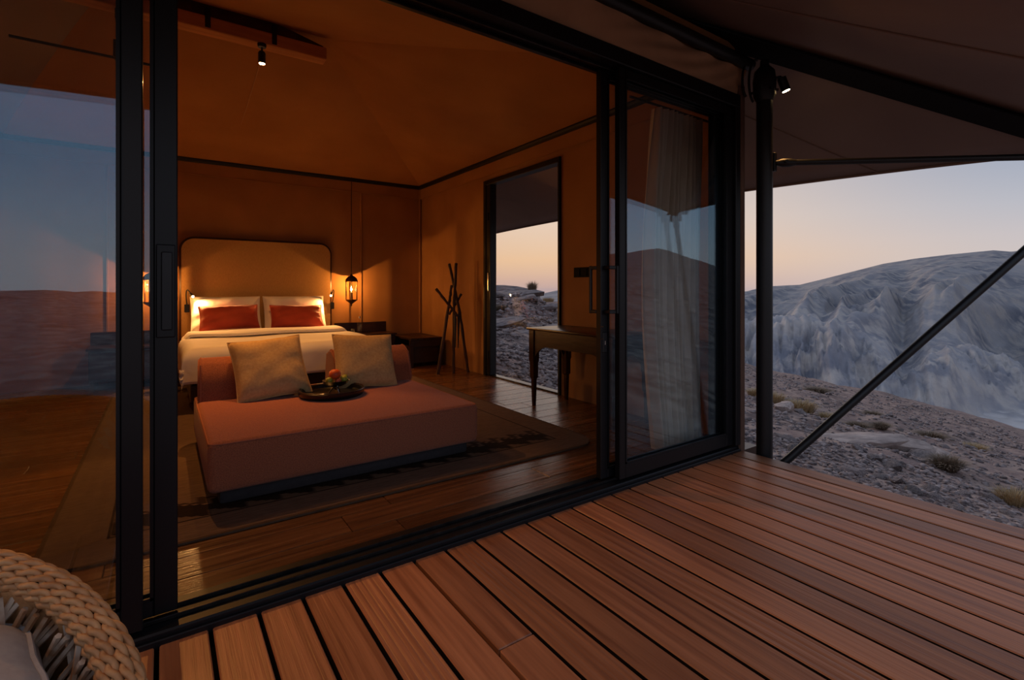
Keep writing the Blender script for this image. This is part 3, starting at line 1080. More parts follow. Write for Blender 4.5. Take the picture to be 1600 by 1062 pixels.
for _o, _lab in build_post():
    # the canopy stands on the same steel at its left end, mirrored
    _c = copy_tree(_o)
    _c.location.x = 2.10 - _o.location.x
    if 'spotlight' not in _o.name:
        _c.scale = (-1, 1, 1)
    _c['label'] = _lab
    for _ch in _c.children:
        if _ch.type == 'LIGHT':
            _ch.data = _ch.data.copy()
            _ch.data.energy = 42


# ================================================================== CEILING FITTINGS
def build_ridge():
    t = thing('ridge_beam', (0.3, 4.85, 3.27), 'pale wooden ridge beam under the canvas ceiling', 'beam')
    MB().bbox(-0.75, 1.245, 4.78, 4.92, 3.275, 3.385, 0.006, 1).build('timber', M_beamwood, t)
    arch = [(-0.75, 3.385), (1.22, 3.385), (1.215, 3.40)]  # dark arched plates stand in for the shaded gap above the beam
    for i in range(10):
        a = i / 9
        arch.append((1.19 - 0.53 * a, 3.405 + 0.085 * math.sin(a * math.pi / 2)))
    arch += [(-0.75, 3.49)]
    MB().prism(arch, 'y', 4.80, 4.82).build('arch_gap_shade', M_headtrim, t)
    MB().prism(arch, 'y', 4.88, 4.90).build('arch_gap_shade', M_headtrim, t)
    for x in (0.30, 0.80):
        MB().bbox(x - 0.02, x + 0.02, 4.774, 4.785, 3.29, 3.46, 0.003, 1).build('bracket', M_black, t)


build_ridge()


def build_ceiling_lamp():
    x, y = 0.703, 4.80
    t = thing('ceiling_spotlight', (x, y, 3.275), 'small black spotlight hanging lit from the wooden ridge beam', 'spotlight')
    MB().lathe([(0.032, 3.245), (0.036, 3.262), (0.036, 3.275)], (x, y, 0), 16).build('ceiling_plate', M_black, t)
    MB().lathe([(0.008, 3.20), (0.008, 3.25)], (x, y, 0), 8).build('stem', M_black, t)
    MB().lathe([(0.026, 3.105), (0.030, 3.11), (0.030, 3.195), (0.022, 3.21)], (x, y, 0), 16, cap=False).build('lamp_head', M_black, t)
    MB().lathe([(0.024, 3.103), (0.024, 3.110)], (x, y, 0), 14).build('lens', M_lens, t)
    lamp('ceiling_light', 'SPOT', (x, y, 3.095), 170, WARM, t, 0.03, 108, 0.9, (0.80, 5.35, 0.3))


build_ceiling_lamp()


def build_bar_fitting():
    z = 2.91
    t = thing('track_light', (-0.42, 4.85, z), 'slim black bar lamp hung under the ridge behind the left glass', 'ceiling light')
    MB().tube([(-0.88, 4.85, z), (0.03, 4.85, z)], 0.011, 8).build('bar', M_black, t)
    MB().bbox(-0.31, -0.23, 4.80, 4.90, z - 0.005, z + 0.125, 0.006, 1).build('driver_box', M_black, t)
    MB().tube([(-0.25, 4.85, z + 0.12), (-0.25, 4.85, 3.275)], 0.009, 8).build('drop_rod', M_black, t)
    MB().bbox(-0.30, -0.20, 4.80, 4.90, 3.19, 3.274, 0.006, 1).build('ceiling_plate', M_black, t)
    MB().lathe([(0.027, z - 0.13), (0.030, z - 0.12), (0.030, z - 0.03), (0.02, z - 0.012)], (0.0, 4.85, 0), 14, cap=False).build('lamp_head', M_black, t)
    MB().lathe([(0.024, z - 0.132), (0.024, z - 0.125)], (0.0, 4.85, 0), 14).build('lens', M_lens, t)
    lamp('track_spot', 'SPOT', (0.0, 4.85, z - 0.145), 110, WARM, t, 0.012, 75, 0.3, (-0.05, 2.1, 0))


build_bar_fitting()


# ================================================================== RUG
def build_rug():
    x0, x1, y0, y1 = -0.45, 2.69, 2.68, 7.10
    hx, hy = (x1 - x0) / 2, (y1 - y0) / 2
    m, nt, out = new_mat('woven_rug')
    N = nt.nodes.new
    L = nt.links.new
    p = N('ShaderNodeBsdfPrincipled')
    p.inputs['Roughness'].default_value = 0.95; p.inputs['Specular IOR Level'].default_value = 0.1
    tc = N('ShaderNodeTexCoord')
    sp = N('ShaderNodeSeparateXYZ'); L(tc.outputs['Object'], sp.inputs[0])

    def math_(op, a, b=None):
        n = N('ShaderNodeMath'); n.operation = op
        for i, v in enumerate((a, b)):
            if v is None: continue
            if isinstance(v, (int, float)): n.inputs[i].default_value = v
            else: L(v, n.inputs[i])
        return n.outputs[0]
    dx = math_('SUBTRACT', hx, math_('ABSOLUTE', sp.outputs['X']))
    dy = math_('SUBTRACT', hy, math_('ABSOLUTE', sp.outputs['Y']))
    d = math_('MINIMUM', dx, dy)
    s = math_('ADD', sp.outputs['X'], sp.outputs['Y'])
    tooth = math_('PINGPONG', s, 0.085)
    tooth = math_('SNAP', tooth, 0.022)
    d2 = math_('SUBTRACT', d, tooth)
    r = N('ShaderNodeValToRGB'); r.color_ramp.interpolation = 'CONSTANT'
    stops = [(0.0, (86, 68, 54)), (0.018, (112, 90, 74)), (0.235, (44, 31, 24)), (0.25, (102, 82, 66))]
    cr = r.color_ramp
    while len(cr.elements) < len(stops): cr.elements.new(0.9)
    for e, (pp, c) in zip(cr.elements, stops):
        e.position = pp; e.color = lin(c)
    L(d, r.inputs[0])
    # dark band with stepped teeth along the two short ends
    inner = N('ShaderNodeValToRGB'); inner.color_ramp.interpolation = 'CONSTANT'
    stops = [(0.0, (102, 82, 66)), (0.255, (40, 28, 22)), (0.39, (40, 28, 22)), (0.41, (124, 100, 82)), (0.425, (62, 46, 38)), (0.47, (112, 90, 74))]
    cr = inner.color_ramp
    while len(cr.elements) < len(stops): cr.elements.new(0.9)
    for e, (pp, c) in zip(cr.elements, stops):
        e.position = pp; e.color = lin(c)
    dend = math_('SUBTRACT', dy, tooth)
    dend = math_('MAXIMUM', dend, math_('MULTIPLY', math_('GREATER_THAN', dy, 0.255), 0.256))
    L(dend, inner.inputs[0])
    gt = math_('MULTIPLY', math_('GREATER_THAN', d, 0.252), math_('GREATER_THAN', dx, 0.252))
    mx = N('ShaderNodeMixRGB'); L(gt, mx.inputs[0]); L(r.outputs[0], mx.inputs[1]); L(inner.outputs[0], mx.inputs[2])
    wv = N('ShaderNodeTexNoise'); wv.inputs['Scale'].default_value = 30
    mp = N('ShaderNodeMapping'); mp.inputs['Scale'].default_value = (0.4, 6, 1)
    L(tc.outputs['Object'], mp.inputs[0]); L(mp.outputs[0], wv.inputs['Vector'])
    mr = N('ShaderNodeMapRange'); mr.inputs[1].default_value = 0.3; mr.inputs[2].default_value = 0.7
    mr.inputs[3].default_value = 0.72; mr.inputs[4].default_value = 1.18
    L(wv.outputs['Fac'], mr.inputs[0])
    hs = N('ShaderNodeHueSaturation'); L(mx.outputs[0], hs.inputs['Color']); L(mr.outputs[0], hs.inputs['Value'])
    L(hs.outputs[0], p.inputs['Base Color'])
    wb = N('ShaderNodeTexWave'); wb.inputs['Scale'].default_value = 38; wb.bands_direction = 'Y'; wb.inputs['Distortion'].default_value = 1.5
    L(tc.outputs['Object'], wb.inputs['Vector'])
    b = N('ShaderNodeBump'); b.inputs['Distance'].default_value = 0.0035
    L(wb.outputs['Fac'], b.inputs['Height']); L(b.outputs[0], p.inputs['Normal'])
    L(p.outputs[0], out.inputs[0])
    poly = []
    rr = 0.22
    for cx_, cy_, a0 in ((x1 - rr, y1 - rr, 0), (x0 + rr, y1 - rr, 90), (x0 + rr, y0 + rr, 180), (x1 - rr, y0 + rr, 270)):
        for i in range(9):
            a = R(a0 + 90 * i / 8)
            poly.append((cx_ + rr * math.cos(a), cy_ + rr * math.sin(a)))
    g = MB().prism(poly, 'z', 0.001, 0.011)
    o = g.build('area_rug', m, loc=((x0 + x1) / 2, (y0 + y1) / 2, 0.0))
    tag(o, 'large brown woven rug with a toothed border under daybed and bed', 'rug')


build_rug()


# ================================================================== SOFT FURNITURE HELPERS
def pillow_mb(w, h, t, n=26, seed=1, pinch=0.07, wr=0.006, crease=1.0):
    """upright cushion in the local xz plane, thickness along y"""
    rs = random.Random(seed)
    ph = [rs.uniform(0, 6.28) for _ in range(8)]
    g = MB()
    for sgn in (1, -1):
        def f(a, b):
            u, v = 2 * a - 1, 2 * b - 1
            x = w / 2 * u * (1 - pinch * (1 - v * v) * u * u)
            z = h / 2 * v * (1 - pinch * (1 - u * u) * v * v)
            k = max(0.0, (1 - u ** 4) * (1 - v ** 4))
            y = t / 2 * k ** 0.55
            e = max(abs(u), abs(v))
            wrk = math.sin(9 * math.atan2(v, u) + ph[0] + 4 * u) * e ** 3 + 0.6 * math.sin(17 * math.atan2(v, u) + ph[1] + 7 * v) * e ** 5
            wrk2 = math.sin(5 * u + 4 * v + ph[2]) * 0.7 + math.sin(9 * v - 5 * u + ph[3]) * 0.4
            y += k ** 0.5 * crease * (wr * wrk + wr * 0.6 * wrk2)
            return (x, sgn * max(y, 0.0), z)
        g.grid(f, n, n)
    # piped seam
    pts = []
    m = 24
    for (u0, v0, u1, v1) in ((-1, -1, 1, -1), (1, -1, 1, 1), (1, 1, -1, 1), (-1, 1, -1, -1)):
        for i in range(m):
            s = i / m
            u, v = u0 + (u1 - u0) * s, v0 + (v1 - v0) * s
            pts.append((w / 2 * u * (1 - pinch * (1 - v * v) * u * u), 0, h / 2 * v * (1 - pinch * (1 - u * u) * v * v)))
    return g, pts


def frame_from(center, udir, vdir):
    u = Vector(udir).normalized()
    v = Vector(vdir)
    v = (v - u * v.dot(u)).normalized()
    n = v.cross(u).normalized()
    M = Matrix((u, n, v)).transposed().to_4x4()
    M.translation = Vector(center)
    return M


def cushion(name, center, udir, vdir, w, h, t, mat, label, cat='cushion', group=None, seed=1, piping=True, **kw):
    M = frame_from(center, udir, vdir)
    g, pts = pillow_mb(w, h, t, seed=seed, **kw)
    g.xform(M)
    zmin = min(p[2] for p in g.v)
    th = thing(name, (center[0], center[1], zmin), label, cat, group)
    body = g.build('cover', mat, th, angle=80)
    if piping:
        MB().tube([M @ Vector(p) for p in pts], 0.005, 6, closed=True).build('piping', mat, th)
    return th


# ================================================================== DAYBED
def build_daybed():
    t = thing('daybed', (0.98, 3.68, 0.011), 'wide terracotta upholstered daybed with two low back bolsters', 'daybed')
    MB().bbox(0.24, 1.74, 3.03, 4.34, 0.0112, 0.09, 0.02, 2).build('plinth', M_plinth, t)

    x0, x1, y0, y1, z0, z1 = 0.185, 1.80, 2.975, 4.40, 0.088, 0.355
    g = MB().bbox(x0, x1, y0, y1, z0, z1, 0.038, 4)
    seat = g.build('seat', M_sofa, t)
    # piping round the upper and lower edge of the seat block
    for z, off in ((z1 - 0.012, 0.007), (z0 + 0.02, 0.010)):
        pts = []
        r = 0.05
        for cx_, cy_, a0 in ((x1 - r - off, y1 - r - off, 0), (x0 + r + off, y1 - r - off, 90), (x0 + r + off, y0 + r + off, 180), (x1 - r - off, y0 + r + off, 270)):
            for i in range(7):
                a = R(a0 + 15 * i)
                pts.append((cx_ + r * math.cos(a), cy_ + r * math.sin(a), z))
        MB().tube(pts, 0.0055, 6, closed=True).build('piping', M_piping, seat)

    def bolster(xa, xb, yf, yb, rot):
        # wedge section: broad foot, narrow rounded top
        prof = [(yf, 0.356), (yb, 0.356), (yb - 0.015, 0.50), (yb - 0.04, 0.615)]
        for i in range(5):
            a = R(20 + 35 * i)
            prof.append(((yf + yb) / 2 + 0.02 + 0.065 * math.cos(a), 0.60 + 0.045 * math.sin(a)))
        prof += [(yf + 0.075, 0.60), (yf + 0.03, 0.48)]
        g = MB()
        n = len(prof)
        secs = [(xa, 0.93), (xa + 0.012, 0.975), (xa + 0.035, 1.0), (xb - 0.035, 1.0), (xb - 0.012, 0.975), (xb, 0.93)]
        ymid, zmid = (yf + yb) / 2, 0.48
        vs = []
        for x, k in secs:
            for y, z in prof:
                vs.append((x, ymid + (y - ymid) * k, max(0.356, zmid + (z - zmid) * k)))
        fs = [tuple(range(n)), tuple((len(secs) - 1) * n + i for i in range(n - 1, -1, -1))]
        for s in range(len(secs) - 1):
            for i in range(n):
                j = (i + 1) % n
                fs.append((s * n + i, s * n + j, (s + 1) * n + j, (s + 1) * n + i))
        g.add(vs, fs)
        c = Vector(((xa + xb) / 2, ymid, 0))
        M = Matrix.Translation(c) @ Matrix.Rotation(R(rot), 4, 'Z') @ Matrix.Translation(-c)
        g.xform(M)
        b = g.build('bolster', M_sofa, t, angle=50)
        for x in (xa + 0.018, xb - 0.018):
            pts = [M @ Vector((x, ymid + (y - ymid) * 1.0, max(0.36, zmid + (z - zmid) * 1.0))) for y, z in prof]
            MB().tube(pts, 0.0055, 6, closed=True).build('piping', M_piping, b)
    bolster(0.205, 0.845, 4.10, 4.40, -4)
    bolster(1.13, 1.80, 4.10, 4.40, 3)


build_daybed()

cushion('scatter_cushion', (0.655, 4.085, 0.563), (0.445, 0.02, 0.03), (-0.075, 0.235, 0.36), 0.50, 0.49, 0.17, M_beige,
        'beige linen cushion leaning on the left bolster of the daybed', seed=4, pinch=0.06, wr=0.007)
cushion('scatter_cushion', (1.365, 4.075, 0.560), (0.49, -0.03, -0.025), (0.075, 0.215, 0.36), 0.49, 0.47, 0.17, M_beige,
        'beige linen cushion leaning on the right bolster behind the fruit bowl', seed=9, pinch=0.05, wr=0.006)


# ================================================================== TRAY AND FRUIT
def build_tray():
    c = (1.035, 3.83, 0.356)
    t = thing('serving_tray', c, 'round black lacquer tray on the terracotta daybed', 'tray')
    MB().lathe([(0.20, 0.0), (0.215, 0.002), (0.232, 0.020), (0.236, 0.046), (0.230, 0.050), (0.214, 0.047), (0.206, 0.022), (0.195, 0.014), (0.02, 0.014)], c, 40).build('tray_body', M_tray, t)
    MB().tube([(c[0] + 0.229 * math.cos(a * math.pi / 20), c[1] + 0.229 * math.sin(a * math.pi / 20), c[2] + 0.049) for a in range(40)], 0.0055, 6, closed=True).build('rim', M_darkwood, t)
    b = (1.055, 3.80, c[2] + 0.0142)
    o = thing('fruit_bowl', b, 'small footed silver bowl holding fruit on the black tray', 'bowl')
    MB().lathe([(0.012, 0.050), (0.045, 0.056), (0.078, 0.074), (0.094, 0.100), (0.097, 0.101), (0.092, 0.096), (0.074, 0.079), (0.040, 0.062), (0.01, 0.057)], b, 28).build('bowl_body', M_silver, o)
    for k in range(3):
        a = R(40 + 120 * k)
        MB().tube([(b[0] + 0.012 * math.cos(a), b[1] + 0.012 * math.sin(a), b[2] + 0.052),
                   (b[0] + 0.030 * math.cos(a), b[1] + 0.030 * math.sin(a), b[2] + 0.035),
                   (b[0] + 0.050 * math.cos(a), b[1] + 0.050 * math.sin(a), b[2] + 0.004)], [0.008, 0.006, 0.005], 8).build('leg', M_silver, o)
    MB().lathe([(0.004, 0.028), (0.014, 0.036), (0.016, 0.044), (0.010, 0.054)], b, 12).build('knop', M_silver, o)
    fruits = [('orange', (-0.012, -0.018, 0.146), 0.043, M_orange, 'glossy orange on top of the silver bowl', 'orange'),
              ('lime', (-0.058, -0.032, 0.108), 0.026, M_green, 'small green fruit at the left rim of the silver bowl', 'fruit'),
              ('lime', (0.046, -0.040, 0.110), 0.028, M_green, 'small green fruit right of the orange in the bowl', 'fruit'),
              ('lime', (0.070, 0.016, 0.112), 0.024, M_green, 'yellow green fruit at the far right rim of the bowl', 'fruit'),
              ('peach', (0.000, -0.060, 0.102), 0.024, M_plum, 'small blushed peach at the front of the silver bowl', 'fruit')]
    for nm, off, r, m, lab, cat in fruits:
        prof = []
        for i in range(13):
            a = math.pi * i / 12
            k = 1 - 0.06 * math.exp(-((a - math.pi) / 0.3) ** 2)
            prof.append((max(0.0006, r * math.sin(a)), -r * math.cos(a) * k * 0.94))
        loc = (b[0] + off[0], b[1] + off[1], b[2] + off[2])
        th = thing(nm, (loc[0], loc[1], loc[2] - r), lab, cat)
        MB().lathe(prof, loc, 18).build('skin', m, th, angle=80)
        MB().lathe([(0.0035, r * 0.86), (0.0025, r * 0.96)], loc, 6).build('stem_end', M_stick, th)


build_tray()


# ================================================================== BED
def build_bed():
    x0, x1, y0, y1 = 0.165, 1.985, 5.36, 7.58
    t = thing('bed', ((x0 + x1) / 2, (y0 + y1) / 2, 0), 'double bed with white duvet and tall rounded headboard', 'bed')
    MB().bbox(x0 + 0.04, x1 - 0.04, y0 + 0.06, y1, 0.10, 0.27, 0.01, 1).build('bed_base', M_darkwood, t)
    for px in (x0 + 0.10, x1 - 0.10):
        for py in (y0 + 0.14, y1 - 0.12):
            MB().lathe([(0.025, 0.0112), (0.032, 0.10)], (px, py, 0), 10).build('leg', M_darkwood, t)
    MB().bbox(x0 + 0.02, x1 - 0.02, y0 + 0.03, y1, 0.272, 0.565, 0.06, 4).build('mattress', M_sheet, t)
    # draped duvet

    def duvet(xa, xb, ya, yb, ztop, zhem, rr, nu, nv, amp, seedph):
        """cloth lying on the bed, falling over both long sides and the foot"""
        drop = ztop - zhem
        Lx = (xb - xa) + 2 * drop
        Ly = (yb - ya) + drop

        def fold(s, a, b):
            # distance along the cloth -> (position, drop) with a rounded edge at a and b
            arc = rr * math.pi / 2
            if s < a:
                e = a - s
                if e < arc:
                    th = e / rr
                    return a + rr * 0 - rr * math.sin(th) + 0 * e, rr * (1 - math.cos(th))
                return a - rr, rr + (e - arc)
            if b is not None and s > b:
                e = s - b
                if e < arc:
                    th = e / rr
                    return b + rr * math.sin(th), rr * (1 - math.cos(th))
                return b + rr, rr + (e - arc)
            return s, 0.0

        def f(u, v):
            sx = (xa + rr) - (drop) + u * ((xb - xa - 2 * rr) + 2 * drop)
            sy = (ya + rr) - drop + v * ((yb - ya - rr) + drop)
            x, dzx = fold(sx, xa + rr, xb - rr)
            y, dzy = fold(sy, ya + rr, None)
            dz = dzx + dzy if (dzx == 0 or dzy == 0) else math.hypot(dzx, dzy)
            dz = min(dz, drop)
            hang = min(1.0, max(dzx, dzy) / 0.2)
            x += hang * (0.010 * math.sin(y * 17 + seedph) if dzx > 0 else 0)
            y += hang * (0.010 * math.sin(x * 15 + seedph) if dzy > 0 else 0)
            puff = amp * (math.sin(3.1 * x + 1.3 * y + seedph) * math.sin(2.3 * y + seedph) + 0.5 * math.sin(7 * x - 4 * y))
            return (x, y, ztop - dz + puff * (1 - hang))
        return MB().grid(f, nu, nv)
    d = duvet(x0 - 0.03, x1 + 0.03, y0 - 0.02, 6.72, 0.605, 0.235, 0.10, 70, 70, 0.008, 0.4).build('duvet', M_linen, t, angle=80)
    so = d.modifiers.new('thickness', 'SOLIDIFY'); so.thickness = 0.02; so.offset = -1
    # turned-back band of the duvet near the pillows
    tb = duvet(x0 - 0.035, x1 + 0.035, 6.50, 6.98, 0.650, 0.25, 0.10, 70, 26, 0.006, 1.7)
    # keep the foot end flat: it lies on the duvet
    nv = []
    for p in tb.v:
        nv.append((p[0], max(p[1], 6.50), p[2]))
    tb = MB()

    def band(u, v):
        y = 6.46 + v * 0.56
        xx = (x0 - 0.04) + u * (x1 - x0 + 0.08)
        q = abs(2 * u - 1)
        edge = max(0.0, (q - 0.86) / 0.14)
        z = 0.632 + 0.028 * math.sin(math.pi * min(1, max(0, v))) ** 0.5 - 0.30 * edge ** 2.2
        z += 0.005 * math.sin(6 * xx + 3 * y)
        return (xx, y + 0.010 * math.sin(xx * 5), z)
    tb.grid(band, 70, 14)
    tbo = tb.build('turned_sheet', M_sheet, d, angle=80)
    so = tbo.modifiers.new('thickness', 'SOLIDIFY'); so.thickness = 0.018; so.offset = -1
    # headboard with rounded upper corners
    hx0, hx1, hz1, rr = 0.187, 2.033, 1.80, 0.15
    poly = [(hx0, 0.28), (hx1, 0.28)]
    for cx_, a0 in ((hx1 - rr, 0), (hx0 + rr, 90)):
        for i in range(9):
            a = R(a0 + 90 * i / 8)
            poly.append((cx_ + rr * math.cos(a), hz1 - rr + rr * math.sin(a)))
    hb = MB().prism(poly, 'y', 7.615, 7.67).build('headboard', M_headboard, t)
    rim = [(p[0], 7.64, p[1]) for p in poly[1:]] + [(hx0, 7.64, 0.28)]
    MB().tube(rim, 0.026, 8).build('headboard_rim', M_headtrim, hb)
    return t


build_bed()

cushion('bed_pillow', (0.675, 7.42, 0.815), (1, 0, 0), (0, 0.16, 0.42), 0.80, 0.50, 0.20, M_sheet,
        'large white pillow on the left half of the bed', 'pillow', seed=21, pinch=0.03, wr=0.008, piping=False)
cushion('bed_pillow', (1.505, 7.42, 0.815), (1, 0, 0), (0, 0.16, 0.42), 0.80, 0.50, 0.20, M_sheet,
        'large white pillow on the right half of the bed', 'pillow', seed=22, pinch=0.03, wr=0.008, piping=False)
cushion('bed_cushion', (0.685, 7.20, 0.790), (1, 0, 0.02), (0, 0.16, 0.30), 0.66, 0.33, 0.13, M_rust,
        'long rust velvet cushion in front of the left white pillow', seed=31, pinch=0.05, wr=0.010)
cushion('bed_cushion', (1.485, 7.20, 0.780), (1, 0, -0.015), (0, 0.16, 0.30), 0.66, 0.33, 0.13, M_rust,
        'long rust velvet cushion in front of the right white pillow', seed=33, pinch=0.05, wr=0.010)


def reading_lamp(sgn, xb, label, xh):
    t = thing('reading_lamp', (xb, 7.615, 0.90), label, 'wall lamp')
    y = 7.612
    MB().bbox(xb - 0.028, xb + 0.028, y - 0.022, y, 0.85, 0.95, 0.004, 1).build('wall_plate', M_black, t)
    pts = []
    for i in range(13):
        a = i / 12
        pts.append((xb + (xh - xb) * a ** 1.5 - sgn * 0.02 * math.sin(a * math.pi), y - 0.02 - 0.15 * a, 0.945 + 0.19 * math.sin(a * 2.35)))
    MB().tube(pts, 0.007, 8).build('gooseneck', M_black, t)
    e = Vector(pts[-1])
    aim = Vector((sgn * 0.40, -0.75, -0.60)).normalized()
    MB().tube([e - aim * 0.02, e + aim * 0.045], [0.014, 0.022], 12).build('lamp_head', M_black, t)
    c = e + aim * 0.05
    MB().lathe([(0.002, -0.014), (0.012, -0.008), (0.016, 0), (0.012, 0.008), (0.002, 0.014)], c, 12).build('bulb', M_bulb, t)
    lamp('reading_light', 'SPOT', c + aim * 0.02, 44, WARM_L, t, 0.02, 150, 0.6, c + aim)


reading_lamp(1, 0.248, 'black gooseneck reading lamp lit at the left of the headboard', 0.285)
reading_lamp(-1, 2.055, 'black gooseneck reading lamp lit at the right of the headboard', 2.005)


# ================================================================== LANTERNS
def lantern(x, y, label):
    z0 = 0.985
    t = thing('hanging_lantern', (x, y, 0.89), label, 'lantern')
    h = 0.275
    r = 0.088
    n = 6
    post = MB()
    for k in range(n):
        a = 2 * math.pi * k / n + 0.3
        cx_, cy_ = x + r * math.cos(a), y + r * math.sin(a)
        MB().tube([(cx_, cy_, z0), (cx_, cy_, z0 + h)], 0.0055, 6).build('cage_bar', M_brass, t)
    def ring(rad, z, rr):
        return MB().tube([(x + rad * math.cos(2 * math.pi * k / n + 0.3), y + rad * math.sin(2 * math.pi * k / n + 0.3), z) for k in range(n)], rr, 6, closed=True)
    for z in (z0, z0 + h):
        ring(r, z, 0.007).build('cage_ring', M_brass, t)
    for k in range(n):
        a, b = 2 * math.pi * k / n + 0.3, 2 * math.pi * (k + 1) / n + 0.3
        p, q = (x + 0.985 * r * math.cos(a), y + 0.985 * r * math.sin(a)), (x + 0.985 * r * math.cos(b), y + 0.985 * r * math.sin(b))
        MB().add([(p[0], p[1], z0 + 0.006), (q[0], q[1], z0 + 0.006), (q[0], q[1], z0 + h - 0.006), (p[0], p[1], z0 + h - 0.006)], [(0, 1, 2, 3)]).build('pane', M_lantglass, t, smooth=False)
    MB().lathe([(0.094, z0 + h), (0.090, z0 + h + 0.012), (0.078, z0 + h + 0.040), (0.048, z0 + h + 0.070), (0.022, z0 + h + 0.085), (0.012, z0 + h + 0.11), (0.004, z0 + h + 0.125)], (x, y, 0), 18).build('dome', M_brass, t)
    MB().lathe([(0.004, z0 - 0.095), (0.012, z0 - 0.080), (0.010, z0 - 0.065), (0.030, z0 - 0.045), (0.070, z0 - 0.018), (0.090, z0)], (x, y, 0), 18).build('finial', M_brass, t)
    MB().lathe([(0.020, z0 + 0.002), (0.020, z0 + 0.11), (0.010, z0 + 0.115)], (x, y, 0), 12).build('candle_sleeve', M_candle, t)
    MB().lathe([(0.004, z0 + 0.125), (0.015, z0 + 0.145), (0.017, z0 + 0.160), (0.010, z0 + 0.185), (0.002, z0 + 0.205)], (x, y, 0), 12).build('bulb', M_bulb, t)
    MB().tube([(x, y, z0 + h + 0.12), (x, y, EAVE - 0.02)], 0.005, 6).build('cord', M_cable, t)
    lamp('lantern_light', 'POINT', (x, y, z0 + 0.218), 15, WARM, t, 0.004)
    return t


lantern(2.30, 7.47, 'lit hexagonal brass lantern hanging right of the headboard')
lantern(-0.118, 7.47, 'lit hexagonal brass lantern seen between the two left door stiles')


# ================================================================== BEDSIDE FURNITURE
def nightstand(xa, xb, label):
    ya, yb = 7.18, 7.66
    t = thing('nightstand', ((xa + xb) / 2, (ya + yb) / 2, 0), label, 'nightstand')
    MB().bbox(xa, xb, ya, yb, 0.455, 0.485, 0.004, 1).build('top', M_darkwood, t)
    MB().bbox(xa, xb, yb - 0.03, yb, 0.485, 0.635, 0.004, 1).build('upstand', M_darkwood, t)
    MB().bbox(xa + 0.02, xb - 0.02, ya + 0.03, yb, 0.10, 0.455, 0.004, 1).build('body', M_darkwood, t)
    xm = (xa + xb) / 2
    for a, b in ((xa + 0.035, xm - 0.006), (xm + 0.006, xb - 0.035)):
        dr = MB().bbox(a, b, ya + 0.012, ya + 0.03, 0.13, 0.43, 0.004, 1).build('drawer', M_darkwood, t)
        MB().lathe([(0.006, 0), (0.012, 0.012), (0.006, 0.02)], (0, 0, 0), 10).xform(Matrix.Translation(((a + b) / 2, ya + 0.012, 0.29)) @ Matrix.Rotation(R(90), 4, 'X')).build('knob', M_brass, dr)
    for px in (xa + 0.05, xb - 0.05):
        for py in (ya + 0.06, yb - 0.05):
            MB().bbox(px - 0.02, px + 0.02, py - 0.02, py + 0.02, 0.0, 0.10, 0.003, 1).build('leg', M_darkwood, t)


nightstand(2.10, 2.90, 'dark wood nightstand right of the bed with a low upstand')
nightstand(-0.70, 0.08, 'dark wood nightstand left of the bed behind the door stiles')


def build_bench():
    xa, xb, ya, yb = 2.93, 3.46, 6.75, 7.55
    t = thing('luggage_bench', ((xa + xb) / 2, (ya + yb) / 2, 0), 'low dark wooden luggage bench in the back corner', 'bench')
    for k in range(5):
        a = xa + k * (xb - xa) / 5
        MB().bbox(a + 0.006, a + (xb - xa) / 5 - 0.006, ya, yb, 0.40, 0.43, 0.004, 1).build('slat', M_darkwood, t)
    MB().bbox(xa, xb, ya + 0.02, ya + 0.06, 0.30, 0.40, 0.004, 1).build('rail', M_darkwood, t)
    MB().bbox(xa, xb, yb - 0.06, yb - 0.02, 0.30, 0.40, 0.004, 1).build('rail', M_darkwood, t)
    MB().bbox(xa + 0.02, xb - 0.02, ya + 0.06, yb - 0.06, 0.06, 0.30, 0.004, 1).build('drawer_box', M_darkwood, t)
    for px in (xa + 0.03, xb - 0.03):
        for py in (ya + 0.04, yb - 0.04):
            MB().bbox(px - 0.025, px + 0.025, py - 0.025, py + 0.025, 0.0, 0.40, 0.003, 1).build('leg', M_darkwood, t)


build_bench()


def build_bottle():
    c = (2.36, 7.28, 0.485)
    m = glass_mat('drinking_glass', 0.05, (0.9, 0.88, 0.84, 1))
    t = thing('water_bottle', c, 'clear glass water bottle on the right nightstand', 'bottle')
    MB().lathe([(0.034, 0.0), (0.038, 0.006), (0.038, 0.13), (0.030, 0.165), (0.014, 0.195), (0.013, 0.235)], c, 16).build('bottle_body', m, t)
    MB().lathe([(0.016, 0.232), (0.016, 0.262)], c, 12).build('cap', M_silver, t)
    g = (2.255, 7.27, 0.485)
    o = MB().lathe([(0.026, 0.0), (0.031, 0.085), (0.0285, 0.085), (0.024, 0.006), (0.002, 0.006)], g, 16).build('tumbler', m, loc=g)
    tag(o, 'small clear tumbler standing beside the water bottle', 'glass')


build_bottle()


